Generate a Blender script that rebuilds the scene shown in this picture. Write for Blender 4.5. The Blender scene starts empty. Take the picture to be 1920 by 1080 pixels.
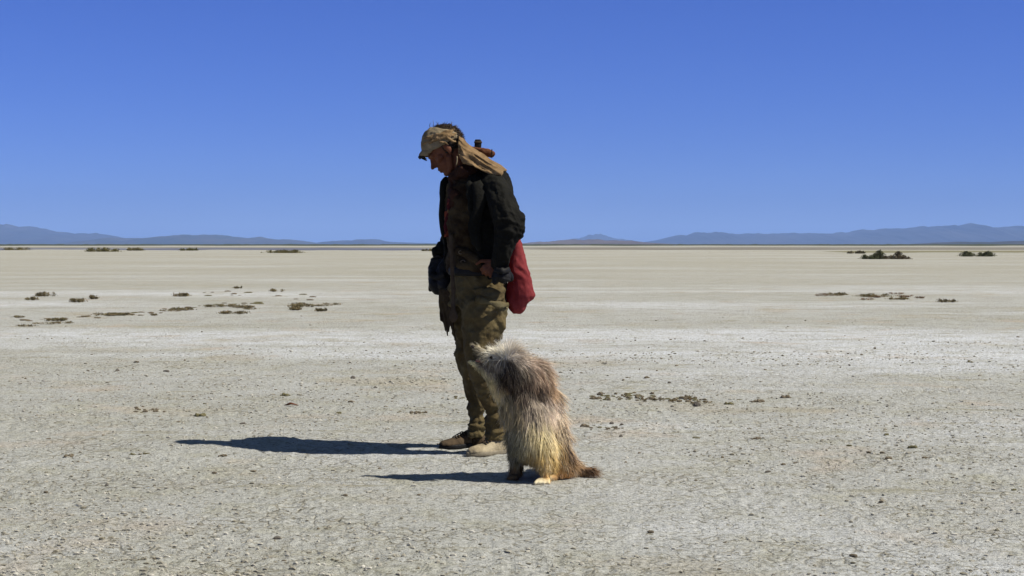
import bpy, bmesh, math, random
import numpy as np
from mathutils import Vector, Matrix, Euler

random.seed(7); rng = np.random.default_rng(11)
R = math.radians
scene = bpy.context.scene
COL = scene.collection

# ------------------------------------------------------------------ camera
F = 2941.0; CAMH = 1.08; PITCH = math.atan(82.0 / F)
cd = bpy.data.cameras.new("camera"); cam = bpy.data.objects.new("camera", cd); COL.objects.link(cam)
cam.location = (0, 0, CAMH); cam.rotation_euler = (math.pi / 2 - PITCH, 0, 0)
cd.lens = F / 1920 * 36; cd.sensor_width = 36; cd.clip_start = 0.1; cd.clip_end = 200000
scene.camera = cam

# ------------------------------------------------------------------ sky, sun, exposure
SUN_EL = R(49); SUN_AZ = R(-15.5)          # azimuth measured from +X, negative is towards the camera
world = bpy.data.worlds.new("World"); scene.world = world; world.use_nodes = True
nt = world.node_tree; nt.nodes.clear()
sky = nt.nodes.new('ShaderNodeTexSky'); sky.sky_type = 'NISHITA'; sky.sun_disc = False
sky.sun_elevation = SUN_EL
sky.sun_rotation = math.pi / 2 - SUN_AZ
sky.altitude = 1800; sky.air_density = 1.0; sky.dust_density = 0.0; sky.ozone_density = 4.0
bg = nt.nodes.new('ShaderNodeBackground'); bg.inputs['Strength'].default_value = 0.05
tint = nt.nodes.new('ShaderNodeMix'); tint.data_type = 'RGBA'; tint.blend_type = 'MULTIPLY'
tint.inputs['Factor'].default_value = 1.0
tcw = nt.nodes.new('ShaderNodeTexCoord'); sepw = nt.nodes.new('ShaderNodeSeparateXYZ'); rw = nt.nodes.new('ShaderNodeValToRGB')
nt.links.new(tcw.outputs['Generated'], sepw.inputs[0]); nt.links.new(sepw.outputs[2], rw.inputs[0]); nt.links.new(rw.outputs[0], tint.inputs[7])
for e_, (p_, c_) in zip((rw.color_ramp.elements[0], rw.color_ramp.elements[1]), ((0.20, (0.37, 0.59, 1.50, 1)), (0.60, (1.30, 1.00, 0.46, 1)))): e_.position = p_; e_.color = c_  # upper sky, out of view, tinted warm to neutralise the blue shadow fill
out = nt.nodes.new('ShaderNodeOutputWorld')
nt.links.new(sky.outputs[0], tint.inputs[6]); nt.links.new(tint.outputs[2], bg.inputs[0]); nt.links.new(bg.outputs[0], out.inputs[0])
sl = bpy.data.lights.new("sun", 'SUN'); sl.energy = 5.0; sl.angle = R(0.5); sl.color = (1.0, 0.93, 0.80)
so = bpy.data.objects.new("sun", sl); COL.objects.link(so)
sdir = Vector((math.cos(SUN_EL) * math.cos(SUN_AZ), math.cos(SUN_EL) * math.sin(SUN_AZ), math.sin(SUN_EL)))
so.rotation_euler = sdir.to_track_quat('Z', 'Y').to_euler(); so.location = (20, -5, 30)
scene.view_settings.view_transform = 'Standard'; scene.view_settings.look = 'None'
scene.view_settings.exposure = 0.42; scene.view_settings.gamma = 1.0
scene.cycles.volume_bounces = 1; scene.cycles.max_bounces = 8

# ------------------------------------------------------------------ helpers
cp, sp = math.cos(PITCH), math.sin(PITCH)
def ray(px, py):
    a = (px - 960) / F; b = (540 - py) / F
    return Vector((a, cp + sp * b, -sp + cp * b))
def P(px, py, d):                                   # world point seen at that pixel, d metres away
    r = ray(px, py); return Vector((0, 0, CAMH)) + r * (d / r.y)
def G(px, py):                                      # the ground point seen there
    r = ray(px, py); return Vector((0, 0, CAMH)) + r * (-CAMH / r.z)
def srgb(r, g, b, k=1.0):
    f = lambda c: (c / 255 / 12.92 if c / 255 <= 0.04045 else ((c / 255 + 0.055) / 1.055) ** 2.4)
    return (f(r) * k, f(g) * k, f(b) * k, 1)

def hash3(i, j, k, s):
    h = (i * 374761393 + j * 668265263 + k * 2147483647 + s * 974634777) & 0xffffffff
    h = ((h ^ (h >> 13)) * 1274126177) & 0xffffffff
    return ((h ^ (h >> 16)) & 0xffffff) / float(0xffffff)
def vnoise(p, s=0):                                 # value noise, p (n,3), result -1..1
    p = np.asarray(p, float); f = np.floor(p); t = p - f; i = f.astype(np.int64)
    t = t * t * (3 - 2 * t); r = 0
    for dx in (0, 1):
        for dy in (0, 1):
            for dz in (0, 1):
                w = (t[:, 0] if dx else 1 - t[:, 0]) * (t[:, 1] if dy else 1 - t[:, 1]) * (t[:, 2] if dz else 1 - t[:, 2])
                r = r + w * hash3(i[:, 0] + dx, i[:, 1] + dy, i[:, 2] + dz, s)
    return r * 2 - 1
def fbm(p, s=0, o=4, g=0.5):
    a = 1; r = 0; t = 0; p = np.asarray(p, float)
    for k in range(o):
        r = r + a * vnoise(p * 2 ** k + 17.3 * k, s + k); t += a; a *= g
    return r / t
def ridged(p, s=0, o=3):
    a = 1; r = 0; t = 0; p = np.asarray(p, float)
    for k in range(o):
        r = r + a * (1 - 2 * np.abs(vnoise(p * 1.9 ** k + 9.1 * k, s + k))); t += a; a *= 0.5
    return r / t
def co_of(me):
    a = np.empty(len(me.vertices) * 3); me.vertices.foreach_get('co', a); return a.reshape(-1, 3)
def no_of(me):
    a = np.empty(len(me.vertices) * 3); me.vertices.foreach_get('normal', a); return a.reshape(-1, 3)
def set_co(me, a):
    me.vertices.foreach_set('co', a.ravel()); me.update()

def mesh_np(name, verts, faces, smooth=True):       # faces: (n,k) array of one polygon size
    me = bpy.data.meshes.new(name); verts = np.asarray(verts, np.float32); faces = np.asarray(faces, np.int32)
    k = faces.shape[1]
    me.vertices.add(len(verts)); me.vertices.foreach_set('co', verts.ravel())
    me.loops.add(faces.size); me.loops.foreach_set('vertex_index', faces.ravel())
    me.polygons.add(len(faces)); me.polygons.foreach_set('loop_start', np.arange(0, faces.size, k, dtype=np.int32))
    me.update(calc_edges=True)
    me.polygons.foreach_set('use_smooth', np.full(len(faces), smooth)); me.update()
    return me
def add_color(me, cols):
    at = me.color_attributes.new('tone', 'FLOAT_COLOR', 'POINT')
    c = np.ones((len(cols), 4), np.float32); c[:, :3] = cols
    at.data.foreach_set('color', c.ravel())

# ------------------------------------------------------------------ materials
class NB:                                            # tiny node builder
    def __init__(s, name):
        s.m = bpy.data.materials.new(name); s.m.use_nodes = True; s.t = s.m.node_tree; s.t.nodes.clear()
        s.out = s.n('ShaderNodeOutputMaterial'); s.b = s.n('ShaderNodeBsdfPrincipled')
        s.l(s.b.outputs[0], s.out.inputs[0]); s.b.inputs['Specular IOR Level'].default_value = 0.12
        s.tc = s.n('ShaderNodeTexCoord')
    def n(s, k): return s.t.nodes.new(k)
    def l(s, a, b): s.t.links.new(a, b)
    def noise(s, scale, detail=4, rough=0.55, vec=None, dist=0):
        x = s.n('ShaderNodeTexNoise'); x.inputs['Scale'].default_value = scale; x.inputs['Detail'].default_value = detail
        x.inputs['Roughness'].default_value = rough; x.inputs['Distortion'].default_value = dist
        s.l(vec or s.tc.outputs['Object'], x.inputs['Vector']); return x.outputs[0]
    def mapping(s, scale, loc=(0, 0, 0)):
        x = s.n('ShaderNodeMapping'); x.inputs['Scale'].default_value = scale; x.inputs['Location'].default_value = loc
        s.l(s.tc.outputs['Object'], x.inputs[0]); return x.outputs[0]
    def ramp(s, fac, stops, interp='LINEAR'):
        x = s.n('ShaderNodeValToRGB'); e = x.color_ramp.elements; x.color_ramp.interpolation = interp
        while len(e) < len(stops): e.new(0.5)
        for i, (p, c) in enumerate(stops):
            e[i].position = p; e[i].color = c if hasattr(c, '__len__') else (c, c, c, 1)
        s.l(fac, x.inputs[0]); return x.outputs[0]
    def mix(s, fac, a, b, mode='MIX'):
        x = s.n('ShaderNodeMix'); x.data_type = 'RGBA'; x.blend_type = mode
        for v, i in ((fac, 0), (a, 6), (b, 7)):
            if isinstance(v, (int, float)): x.inputs[i].default_value = v
            elif isinstance(v, tuple): x.inputs[i].default_value = v
            else: s.l(v, x.inputs[i])
        return x.outputs[2]
    def math(s, op, a, b=0.0):
        x = s.n('ShaderNodeMath'); x.operation = op
        for v, i in ((a, 0), (b, 1)):
            if isinstance(v, (int, float)): x.inputs[i].default_value = v
            else: s.l(v, x.inputs[i])
        return x.outputs[0]
    def bump(s, h, strength=0.5, dist=0.01, prev=None):
        x = s.n('ShaderNodeBump'); x.inputs['Strength'].default_value = strength; x.inputs['Distance'].default_value = dist
        s.l(h, x.inputs['Height'])
        if prev: s.l(prev, x.inputs['Normal'])
        s.l(x.outputs[0], s.b.inputs['Normal']); return x.outputs[0]

def cloth(name, c1, c2, scale=9, weave=420, rough=0.9, bump=0.35, sheen=0.0, dust=None, trans=0.0):
    q = NB(name)
    a = q.noise(scale, 5, 0.6); f = q.ramp(a, [(0.36, 0.0), (0.64, 1.0)])
    c = q.mix(f, c1, c2)
    w = q.noise(weave, 2, 0.6)
    c = q.mix(0.35, c, q.ramp(w, [(0.3, 0.55), (0.7, 1.4)]), 'MULTIPLY')
    if dust:
        d = q.ramp(q.noise(4.5, 6, 0.65, dist=0.6), [(0.5, 0.0), (0.72, 0.75)]); c = q.mix(d, c, dust)
    q.l(c, q.b.inputs['Base Color']); q.b.inputs['Roughness'].default_value = rough
    q.b.inputs['Sheen Weight'].default_value = sheen
    n1 = q.bump(q.noise(38, 5, 0.6), bump, 0.012)
    q.bump(w, 0.35, 0.002, n1)
    if trans:
        tr = q.n('ShaderNodeBsdfTranslucent'); q.l(c, tr.inputs[0]); mx = q.n('ShaderNodeMixShader'); mx.inputs[0].default_value = trans
        q.l(q.b.outputs[0], mx.inputs[1]); q.l(tr.outputs[0], mx.inputs[2]); q.l(mx.outputs[0], q.out.inputs[0])
    return q.m

def leafy(name, c1, c2):
    q = NB(name); c = q.mix(q.ramp(q.noise(3.0, 4), [(0.35, 0.0), (0.65, 1.0)]), c1, c2)
    q.l(c, q.b.inputs['Base Color']); q.b.inputs['Roughness'].default_value = 0.9
    return q.m

def toned(name, k=1.0, trans=0.25, rough=0.75):
    q = NB(name); a = q.n('ShaderNodeVertexColor'); a.layer_name = 'tone'
    q.l(a.outputs[0], q.b.inputs['Base Color']); q.b.inputs['Roughness'].default_value = rough
    q.b.inputs['Specular IOR Level'].default_value = 0.3
    if trans:
        tr = q.n('ShaderNodeBsdfTranslucent'); q.l(a.outputs[0], tr.inputs[0]); mx = q.n('ShaderNodeMixShader'); mx.inputs[0].default_value = trans
        q.l(q.b.outputs[0], mx.inputs[1]); q.l(tr.outputs[0], mx.inputs[2]); q.l(mx.outputs[0], q.out.inputs[0])
    return q.m

# ground
def ground_material():
    q = NB('playa'); T = q.tc.outputs['Object']
    base = q.mix(q.ramp(q.noise(0.11, 5, 0.6), [(0.38, 0.0), (0.62, 1.0)]), (0.355, 0.362, 0.340, 1), (0.43, 0.445, 0.455, 1))
    # salt-white sheets and sandy patches
    wp = q.mapping((0.05, 0.16, 1), (3.1, 1.7, 0))
    c = q.mix(q.ramp(q.noise(1.0, 6, 0.62, wp), [(0.50, 0.0), (0.62, 0.85)]), base, (0.55, 0.58, 0.63, 1))
    sp_ = q.ramp(q.noise(0.55, 5, 0.65), [(0.56, 0.0), (0.72, 0.75)])
    c = q.mix(sp_, c, (0.35, 0.30, 0.21, 1))
    c = q.mix(q.ramp(q.noise(1.0, 7, 0.7, q.mapping((0.7, 2.6, 1), (8, 3, 0))), [(0.58, 0.0), (0.66, 0.7)]), c, (0.25, 0.235, 0.165, 1))
    ol = q.ramp(q.noise(2.6, 6, 0.7), [(0.5, 0.0), (0.70, 0.6)])
    c = q.mix(ol, c, (0.31, 0.305, 0.225, 1))
    c = q.mix(q.ramp(q.noise(0.9, 5, 0.6, q.mapping((1, 1, 1), (31, 12, 0))), [(0.58, 0.0), (0.70, 0.6)]), c, (0.42, 0.35, 0.28, 1))
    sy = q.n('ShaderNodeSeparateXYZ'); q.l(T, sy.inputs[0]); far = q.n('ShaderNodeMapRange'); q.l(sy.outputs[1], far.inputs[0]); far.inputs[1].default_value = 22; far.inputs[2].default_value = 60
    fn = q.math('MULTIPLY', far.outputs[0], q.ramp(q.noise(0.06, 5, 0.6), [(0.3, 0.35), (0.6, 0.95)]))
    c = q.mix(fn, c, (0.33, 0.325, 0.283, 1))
    # crust: polygons with dark cracks, broken up
    wv = q.n('ShaderNodeVectorMath'); wv.operation = 'ADD'
    nz = q.n('ShaderNodeTexNoise'); nz.inputs['Scale'].default_value = 9; nz.inputs['Detail'].default_value = 3; q.l(T, nz.inputs['Vector'])
    sc_ = q.n('ShaderNodeVectorMath'); sc_.operation = 'SCALE'; sc_.inputs['Scale'].default_value = 0.09; q.l(nz.outputs[1], sc_.inputs[0])
    q.l(T, wv.inputs[0]); q.l(sc_.outputs[0], wv.inputs[1])
    vo = q.n('ShaderNodeTexVoronoi'); vo.feature = 'DISTANCE_TO_EDGE'; vo.inputs['Scale'].default_value = 11; q.l(wv.outputs[0], vo.inputs['Vector'])
    crack = q.ramp(vo.outputs[0], [(0.0, 0.0), (0.09, 1.0)])
    cm = q.ramp(q.noise(1.6, 5, 0.65), [(0.44, 0.0), (0.60, 0.85)])
    c = q.mix(q.math('MULTIPLY', cm, q.math('SUBTRACT', 1.0, crack)), c, (0.24, 0.225, 0.18, 1))
    # speckles of dry plant matter and grit
    g1 = q.ramp(q.noise(26, 6, 0.72), [(0.54, 0.0), (0.62, 0.9)])
    c = q.mix(g1, c, (0.20, 0.19, 0.15, 1))
    g2 = q.ramp(q.noise(58, 4, 0.7), [(0.38, 0.0), (0.52, 1.0)])
    c = q.mix(0.45, c, q.ramp(g2, [(0.0, 0.38), (1.0, 1.20)]), 'MULTIPLY')
    g3 = q.ramp(q.noise(48, 2, 0.6, q.mapping((1, 1, 1), (5, 9, 2))), [(0.66, 0.0), (0.72, 0.6)])
    c = q.mix(g3, c, (0.60, 0.60, 0.58, 1))
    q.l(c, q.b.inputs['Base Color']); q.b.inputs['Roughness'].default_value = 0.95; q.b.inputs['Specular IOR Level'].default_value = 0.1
    b1 = q.bump(q.noise(24, 6, 0.7), 0.8, 0.035)
    b2 = q.bump(q.noise(95, 3, 0.6), 0.5, 0.008, b1)
    mulc = q.math('MULTIPLY', q.math('SUBTRACT', crack, 1.0), cm)
    q.bump(mulc, 0.6, 0.012, b2)
    return q.m

# ------------------------------------------------------------------ object helpers
WLOC = {}
def tag(o, label=None, cat=None, group=None, kind=None):
    if label: o['label'] = label
    if cat: o['category'] = cat
    if group: o['group'] = group
    if kind: o['kind'] = kind
    return o
def empty(name, loc, label, cat, group=None):
    o = bpy.data.objects.new(name, None); COL.objects.link(o); o.location = loc; o.empty_display_size = 0.2
    WLOC[o] = Vector(loc); return tag(o, label, cat, group)
def link(name, me, m, parent=None, origin=None, label=None):
    """me is in world coordinates; re-based on the parent's (or its own) origin"""
    base = WLOC[parent] if parent else Vector((0, 0, 0))
    org = Vector(origin) if origin is not None else base
    me.transform(Matrix.Translation(-org)); me.name = name
    me.materials.clear(); me.materials.append(m)
    o = bpy.data.objects.new(name, me); COL.objects.link(o)
    o.location = org - base
    if parent: o.parent = parent
    WLOC[o] = org
    if label: o['label'] = label
    return o

def sphere(bm, c, r, sub=2, scale=(1, 1, 1), rot=None):
    mt = Matrix.Translation(c) @ (rot.to_4x4() if rot else Matrix()) @ Matrix.Diagonal((r * scale[0], r * scale[1], r * scale[2], 1))
    bmesh.ops.create_icosphere(bm, subdivisions=sub, radius=1, matrix=mt)
def cap3(bm, pts, sub=2):                            # chain of (Vector, radius): dense spheres
    for (a, ra), (b, rb) in zip(pts, pts[1:]):
        L = (b - a).length; n = max(1, int(L / (min(ra, rb) * 0.30)) + 1)
        for i in range(n + 1):
            t = i / n; sphere(bm, a.lerp(b, t), ra + (rb - ra) * t, sub)
def capx(bm, pts, sub=2):                            # (px,py,d,rpx)
    cap3(bm, [(P(x, y, d), r * d / F) for x, y, d, r in pts], sub)
def rings(bm, rows, n=40, cap=True, pw=2.3):
    """rows: (py, xl, xr, depth, ry): closed loft of horizontal super-ellipses"""
    prev = None; first = None
    for (py, xl, xr, d, ry) in rows:
        a = P(xl, py, d); b = P(xr, py, d); cx = (a.x + b.x) / 2; rx = (b.x - a.x) / 2; z = a.z
        vs = []
        for i in range(n):
            t = 2 * math.pi * i / n; ct, st = math.cos(t), math.sin(t)
            x = cx + rx * math.copysign(abs(ct) ** (2 / pw), ct); y = d + ry * math.copysign(abs(st) ** (2 / pw), st)
            vs.append(bm.verts.new((x, y, z)))
        if prev:
            for i in range(n): bm.faces.new((prev[i], prev[(i + 1) % n], vs[(i + 1) % n], vs[i]))
        else: first = vs
        prev = vs
    if cap:
        bm.faces.new(first); bm.faces.new(prev[::-1])
    bmesh.ops.recalc_face_normals(bm, faces=bm.faces)
def fuse(bm, voxel=0.006, smooth=3):
    me = bpy.data.meshes.new('tmp'); bm.to_mesh(me); bm.free()
    o = bpy.data.objects.new('tmp', me); COL.objects.link(o)
    m = o.modifiers.new('r', 'REMESH'); m.mode = 'VOXEL'; m.voxel_size = voxel; m.use_smooth_shade = True
    if smooth:
        s = o.modifiers.new('s', 'SMOOTH'); s.iterations = smooth; s.factor = 0.5
    dg = bpy.context.evaluated_depsgraph_get(); dg.update()
    r = bpy.data.meshes.new_from_object(o.evaluated_get(dg)); bpy.data.objects.remove(o); bpy.data.meshes.remove(me)
    r.polygons.foreach_set('use_smooth', np.full(len(r.polygons), True)); r.update()
    return r
def wrinkle(me, layers):
    """layers: (amp, (sx,sy,sz), seed, kind) or with a mask function of co"""
    co = co_of(me); no = no_of(me); d = np.zeros(len(co))
    for L in layers:
        amp, s, seed, kind = L[:4]; p = co * np.array(s)
        p = p + 0.8 * np.stack([vnoise(co * 7 + 3, seed + 50), vnoise(co * 7 + 9, seed + 51), vnoise(co * 7 + 21, seed + 52)], 1)
        p[:, 2] += .55 * p[:, 0] * (1 if seed % 2 else -1)
        v = ridged(p, seed) if kind == 'r' else fbm(p, seed)
        v = v - v.mean()
        if len(L) > 4: v = v * L[4](co)
        d += amp * v
    set_co(me, co + no * d[:, None])
def ribbon(points, widths, thick, n=3):
    """band through world points: list of Vector, width list, flat along Y-facing; returns mesh"""
    bm = bmesh.new(); prev = None
    for i, p in enumerate(points):
        a = points[max(0, i - 1)]; b = points[min(len(points) - 1, i + 1)]; t = (b - a).normalized()
        side = t.cross(Vector((0, 1, 0))).normalized(); nrm = side.cross(t).normalized()
        w = widths[i] / 2
        vs = [bm.verts.new(p + side * w * sx + nrm * thick / 2 * sy) for sx, sy in ((-1, -1), (-.3, -1.6), (.3, -1.4), (1, -1), (1, 1), (.3, 1.3), (-.3, 1.5), (-1, 1))]
        if prev:
            for k in range(8): bm.faces.new((prev[k], prev[(k + 1) % 8], vs[(k + 1) % 8], vs[k]))
        else: bm.faces.new(vs)
        prev = vs
    bm.faces.new(prev[::-1]); bmesh.ops.recalc_face_normals(bm, faces=bm.faces)
    me = bpy.data.meshes.new('ribbon'); bm.to_mesh(me); bm.free()
    me.polygons.foreach_set('use_smooth', np.full(len(me.polygons), True)); return me
def spline(pts, n):
    pts = [Vector(p) for p in pts]; o = []
    q = [pts[0] * 2 - pts[1]] + pts + [pts[-1] * 2 - pts[-2]]
    for k in range(n):
        u = k / (n - 1) * (len(pts) - 1); i = min(int(u), len(pts) - 2); t = u - i
        a, b, c, d = q[i:i + 4]
        o.append(0.5 * ((2 * b) + (c - a) * t + (2 * a - 5 * b + 4 * c - d) * t * t + (3 * b - a - 3 * c + d) * t ** 3))
    return o

def strands(roots, dirs, norms, lens, cols, width, seg=4, droop=0.35, curl=0.15, tipcol=1.1, clump=None):
    """mesh of thin tapered blades"""
    n = len(roots); down = np.array([0, 0, -1.0])
    pos = roots.copy(); d = dirs.copy(); V = []; C = []
    side0 = np.cross(d, norms); side0 += rng.normal(0, 0.25, side0.shape); side0 /= np.linalg.norm(side0, axis=1)[:, None] + 1e-9
    bend = rng.normal(0, curl, (n, 3))
    for k in range(seg + 1):
        t = k / seg; w = width * (1 - t ** 1.6) + width * 0.12
        V.append(pos - side0 * (w / 2)[:, None]); V.append(pos + side0 * (w / 2)[:, None])
        c = cols * (0.82 + 0.36 * t * tipcol); C.append(c); C.append(c)
        d = d + (down * droop + bend) / seg; d /= np.linalg.norm(d, axis=1)[:, None]
        pos = pos + d * (lens / seg)[:, None]
    V = np.stack(V, 1); C = np.stack(C, 1); m = 2 * (seg + 1)
    base = (np.arange(n) * m)[:, None]; fs = []
    for k in range(seg):
        fs.append(base + np.array([[2 * k, 2 * k + 1, 2 * k + 3, 2 * k + 2]]))
    me = mesh_np('fur', V.reshape(-1, 3), np.concatenate(fs)); add_color(me, C.reshape(-1, 3)); return me
def sample(me, n):
    me.calc_loop_triangles(); t = np.empty(len(me.loop_triangles) * 3, np.int32); me.loop_triangles.foreach_get('vertices', t); t = t.reshape(-1, 3)
    co = co_of(me); no = no_of(me); a, b, c = co[t[:, 0]], co[t[:, 1]], co[t[:, 2]]
    ar = np.linalg.norm(np.cross(b - a, c - a), axis=1); pr = ar / ar.sum(); i = rng.choice(len(t), n, p=pr)
    u = rng.random(n); v = rng.random(n); k = u + v > 1; u[k] = 1 - u[k]; v[k] = 1 - v[k]
    p = a[i] + (b - a)[i] * u[:, None] + (c - a)[i] * v[:, None]
    nn = no[t[i, 0]] + no[t[i, 1]] + no[t[i, 2]]; nn /= np.linalg.norm(nn, axis=1)[:, None] + 1e-9
    return p, nn

# ================================================================== SETTING
# ---- ground: one sheet to the horizon, really uneven near the place
def relief(q):
    pt = np.clip(fbm(q * 1.3, 9, 3) * 2.5 + 0.3, 0, 1)
    return 0.014 * fbm(q * 0.9, 1, 3) + 0.0065 * fbm(q * 7, 5, 3, 0.6) + 0.008 * pt * ridged(q * 13, 20, 2) + 0.0045 * fbm(q * 25, 33, 2)
def build_ground():
    ys = [-3000, -1200, -400, -120, -40, -12, -3, 1.0, 3.0]
    y = 4.2
    while y < 32: ys.append(y); y *= 1.0031
    while y < 60000: ys.append(y); y *= 1.035
    us = list(np.concatenate([[-6, -3, -1.6, -0.9, -0.6], np.linspace(-0.44, 0.44, 520), [0.6, 0.9, 1.6, 3, 6]]))
    Y = np.array(ys); U = np.array(us); D = np.maximum(np.abs(Y), 4.2); D[:8] = np.maximum(D[:8], 30)
    X = D[:, None] * U[None, :]; YY = np.repeat(Y[:, None], len(U), 1)
    p = np.stack([X.ravel(), YY.ravel(), np.zeros(X.size)], 1)
    fade = np.clip((40 - p[:, 1]) / 30, 0, 1) * (p[:, 1] > 3)
    z = np.zeros(len(p)); k = fade > 0; q = p[k]
    h = relief(q)
    z[k] = h * fade[k]; p[:, 2] = z
    nr, nc = X.shape; i = np.arange(nr * nc).reshape(nr, nc)
    f = np.stack([i[:-1, :-1], i[:-1, 1:], i[1:, 1:], i[1:, :-1]], -1).reshape(-1, 4)
    me = mesh_np('ground', p, f)
    o = link('ground', me, ground_material()); tag(o, 'pale grey dry lake bed with cracked crust', None, None, 'structure')
    return p[:, :].reshape(nr, nc, 3)
GR = build_ground()
def gz(x, y):                                        # ground height at a point
    q = np.array([[x, y, 0.0]]); fade = min(1, max(0, (40 - y) / 30))
    if y < 3 or fade <= 0: return 0.0
    return float(relief(q)[0] * fade)

# ---- flat strips far out: water, wet mud, scrubland
def strip(name, px0, px1, d0, d1, z, seed, m, label, n=160, rag=0.25, hgt=0.0):
    xs = np.linspace(0, 1, n); rows = 10; V = []
    for j in range(rows):
        t = j / (rows - 1)
        for i, u in enumerate(xs):
            px = px0 + (px1 - px0) * u; taper = min(1, 14 * u, 14 * (1 - u))
            nz = fbm(np.array([[px * 0.012, 0.3 * seed, 2.0]]), seed, 4)[0]; nz2 = fbm(np.array([[px * 0.012, 5 + 0.3 * seed, 7.0]]), seed + 7, 4)[0]
            mid = (d0 + d1) / 2; hw = (d1 - d0) / 2 * taper
            a = mid - hw * (1 + rag * nz); b = mid + hw * (1 + rag * nz2); d = a + (b - a) * t
            zz = z + (hgt * max(0, math.sin(math.pi * t)) * (0.6 + 0.8 * abs(vnoise(np.array([[px * 0.11, t * 4, seed]]), seed)[0])) if hgt else 0)
            V.append(((px - 960) / F * d, d, zz))
    i = np.arange(rows * n).reshape(rows, n)
    f = np.stack([i[:-1, :-1], i[:-1, 1:], i[1:, 1:], i[1:, :-1]], -1).reshape(-1, 4)
    o = link(name, mesh_np(name, V, f), m); tag(o, label, None, None, 'structure'); return o
qw = NB('water'); qw.b.inputs['Base Color'].default_value = (0.13, 0.125, 0.125, 1); qw.b.inputs['Roughness'].default_value = 0.4
qw.bump(qw.noise(1.5, 3), 0.15, 0.05); M_water = qw.m
M_mud = leafy('wet_mud', (0.13, 0.12, 0.11, 1), (0.17, 0.155, 0.125, 1))
M_scrub = leafy('scrub_land', (0.045, 0.06, 0.03, 1), (0.07, 0.075, 0.045, 1))
M_green = leafy('green_flat', (0.15, 0.15, 0.085, 1), (0.22, 0.20, 0.13, 1))
strip('water', -260, 900, 300, 440, 0.006, 3, M_water, 'thin sheet of shallow water across the far left of the flat', rag=0.7)
strip('mud', 930, 2250, 310, 430, 0.006, 5, M_mud, 'dark wet mud strip across the far right of the flat')
strip('far_mud', -260, 2250, 500, 600, 0.012, 12, M_mud, 'faint darker streak on the far flat', rag=0.6)
strip('green_flat', 1540, 2300, 205, 262, 0.010, 8, M_green, 'thin olive strip of low growth on the right of the flat', rag=0.5)
strip('scrubland', -500, 2500, 1150, 3600, 0.02, 6, M_scrub, 'dark line of low scrub along the horizon', n=400, hgt=1.3)

# ---- hills, each range a body of its own at its own distance
def range_mesh(name, prof, dist, depth, seed, m, label, n=520, rows=30):
    xs = np.array([a for a, b in prof], float); hs = np.array([458.3 - b for a, b in prof], float)
    U = np.linspace(xs[0], xs[-1], n); H = np.interp(U, xs, hs) * dist / F
    V = []
    for j in range(rows):
        t = j / (rows - 1); d = dist + depth * (t - 0.5)
        env = math.sin(math.pi * t) ** 0.8
        P_ = np.stack([U * 0.045, np.full(n, t * 3.0), np.full(n, seed * 3.3)], 1)
        rg = ridged(P_, seed, 4)
        hh = H * (env * (0.80 + 0.22 * rg) + 0.11 * env * fbm(P_ * [3.0, 1.5, 1], seed + 9, 5) if 0 < j < rows - 1 else 0 * rg) - (2 if j in (0, rows - 1) else 0)
        hh = hh + H * 0.05 * fbm(P_ * 3.1, seed + 3, 3) * env
        V.append(np.stack([(U - 960) / F * dist, np.full(n, d), hh], 1))
    V = np.concatenate(V); i = np.arange(rows * n).reshape(rows, n)
    f = np.stack([i[:-1, :-1], i[:-1, 1:], i[1:, 1:], i[1:, :-1]], -1).reshape(-1, 4)
    o = link(name, mesh_np(name, V, f), m); tag(o, label, None, None, 'structure')
def hillmat(name, a, b):
    q = NB(name); mp = q.mapping((0.0012, 0.0012, 0.004))
    c = q.mix(q.ramp(q.noise(1, 6, 0.65, mp), [(0.4, 0.0), (0.62, 1.0)]), a, b); q.l(c, q.b.inputs['Base Color']); q.b.inputs['Roughness'].default_value = 1; return q.m
MH1 = hillmat('hill_rock', (0.022, 0.028, 0.038, 1), (0.048, 0.05, 0.058, 1))
MH2 = hillmat('hill_dark', (0.03, 0.04, 0.035, 1), (0.065, 0.062, 0.055, 1))
MH3 = hillmat('hill_sandy', (0.09, 0.07, 0.055, 1), (0.14, 0.115, 0.09, 1))
range_mesh('hills_far_left', [(-420, 425), (-200, 412), (0, 419), (35, 421), (70, 428), (110, 435), (145, 438), (175, 436), (205, 443), (240, 447), (290, 452), (350, 457)], 19000, 5000, 3, MH1, 'blue hazy mountain range falling to the right at the far left horizon')
range_mesh('hills_left', [(185, 458), (215, 447), (240, 444), (265, 450), (285, 448), (310, 443), (338, 439), (360, 442), (385, 438), (410, 441), (440, 443), (460, 447), (485, 444), (510, 449), (540, 448), (570, 453), (600, 458)], 15000, 3500, 8, MH2, 'low blue hills on the left horizon')
range_mesh('hills_center_left', [(595, 458), (625, 451), (665, 450), (690, 447), (705, 448), (725, 453), (770, 455), (850, 457), (900, 458)], 17000, 3500, 15, MH1, 'lowest small blue hills left of the man')
range_mesh('hills_center_far', [(985, 458), (1040, 452), (1085, 446), (1105, 439), (1125, 439), (1150, 446), (1185, 451), (1230, 458)], 24000, 3500, 22, MH1, 'faint pale peak behind the brown mound right of the man')
range_mesh('hills_center', [(960, 458), (1000, 454), (1040, 451), (1065, 449), (1110, 448.5), (1140, 450), (1175, 451), (1210, 455), (1250, 458)], 8500, 2500, 27, MH3, 'low brown mound on the horizon right of the man')
range_mesh('hills_right', [(1195, 458), (1225, 452), (1260, 443), (1300, 437), (1330, 434), (1380, 437), (1440, 437), (1500, 436), (1560, 437), (1600, 433), (1640, 429), (1690, 425), (1740, 425), (1800, 420), (1815, 421), (1835, 426), (1870, 425), (1920, 421), (2000, 424), (2120, 417), (2300, 425), (2500, 430)], 20000, 6000, 33, MH1, 'long hazy blue range rising to the right')
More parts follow.
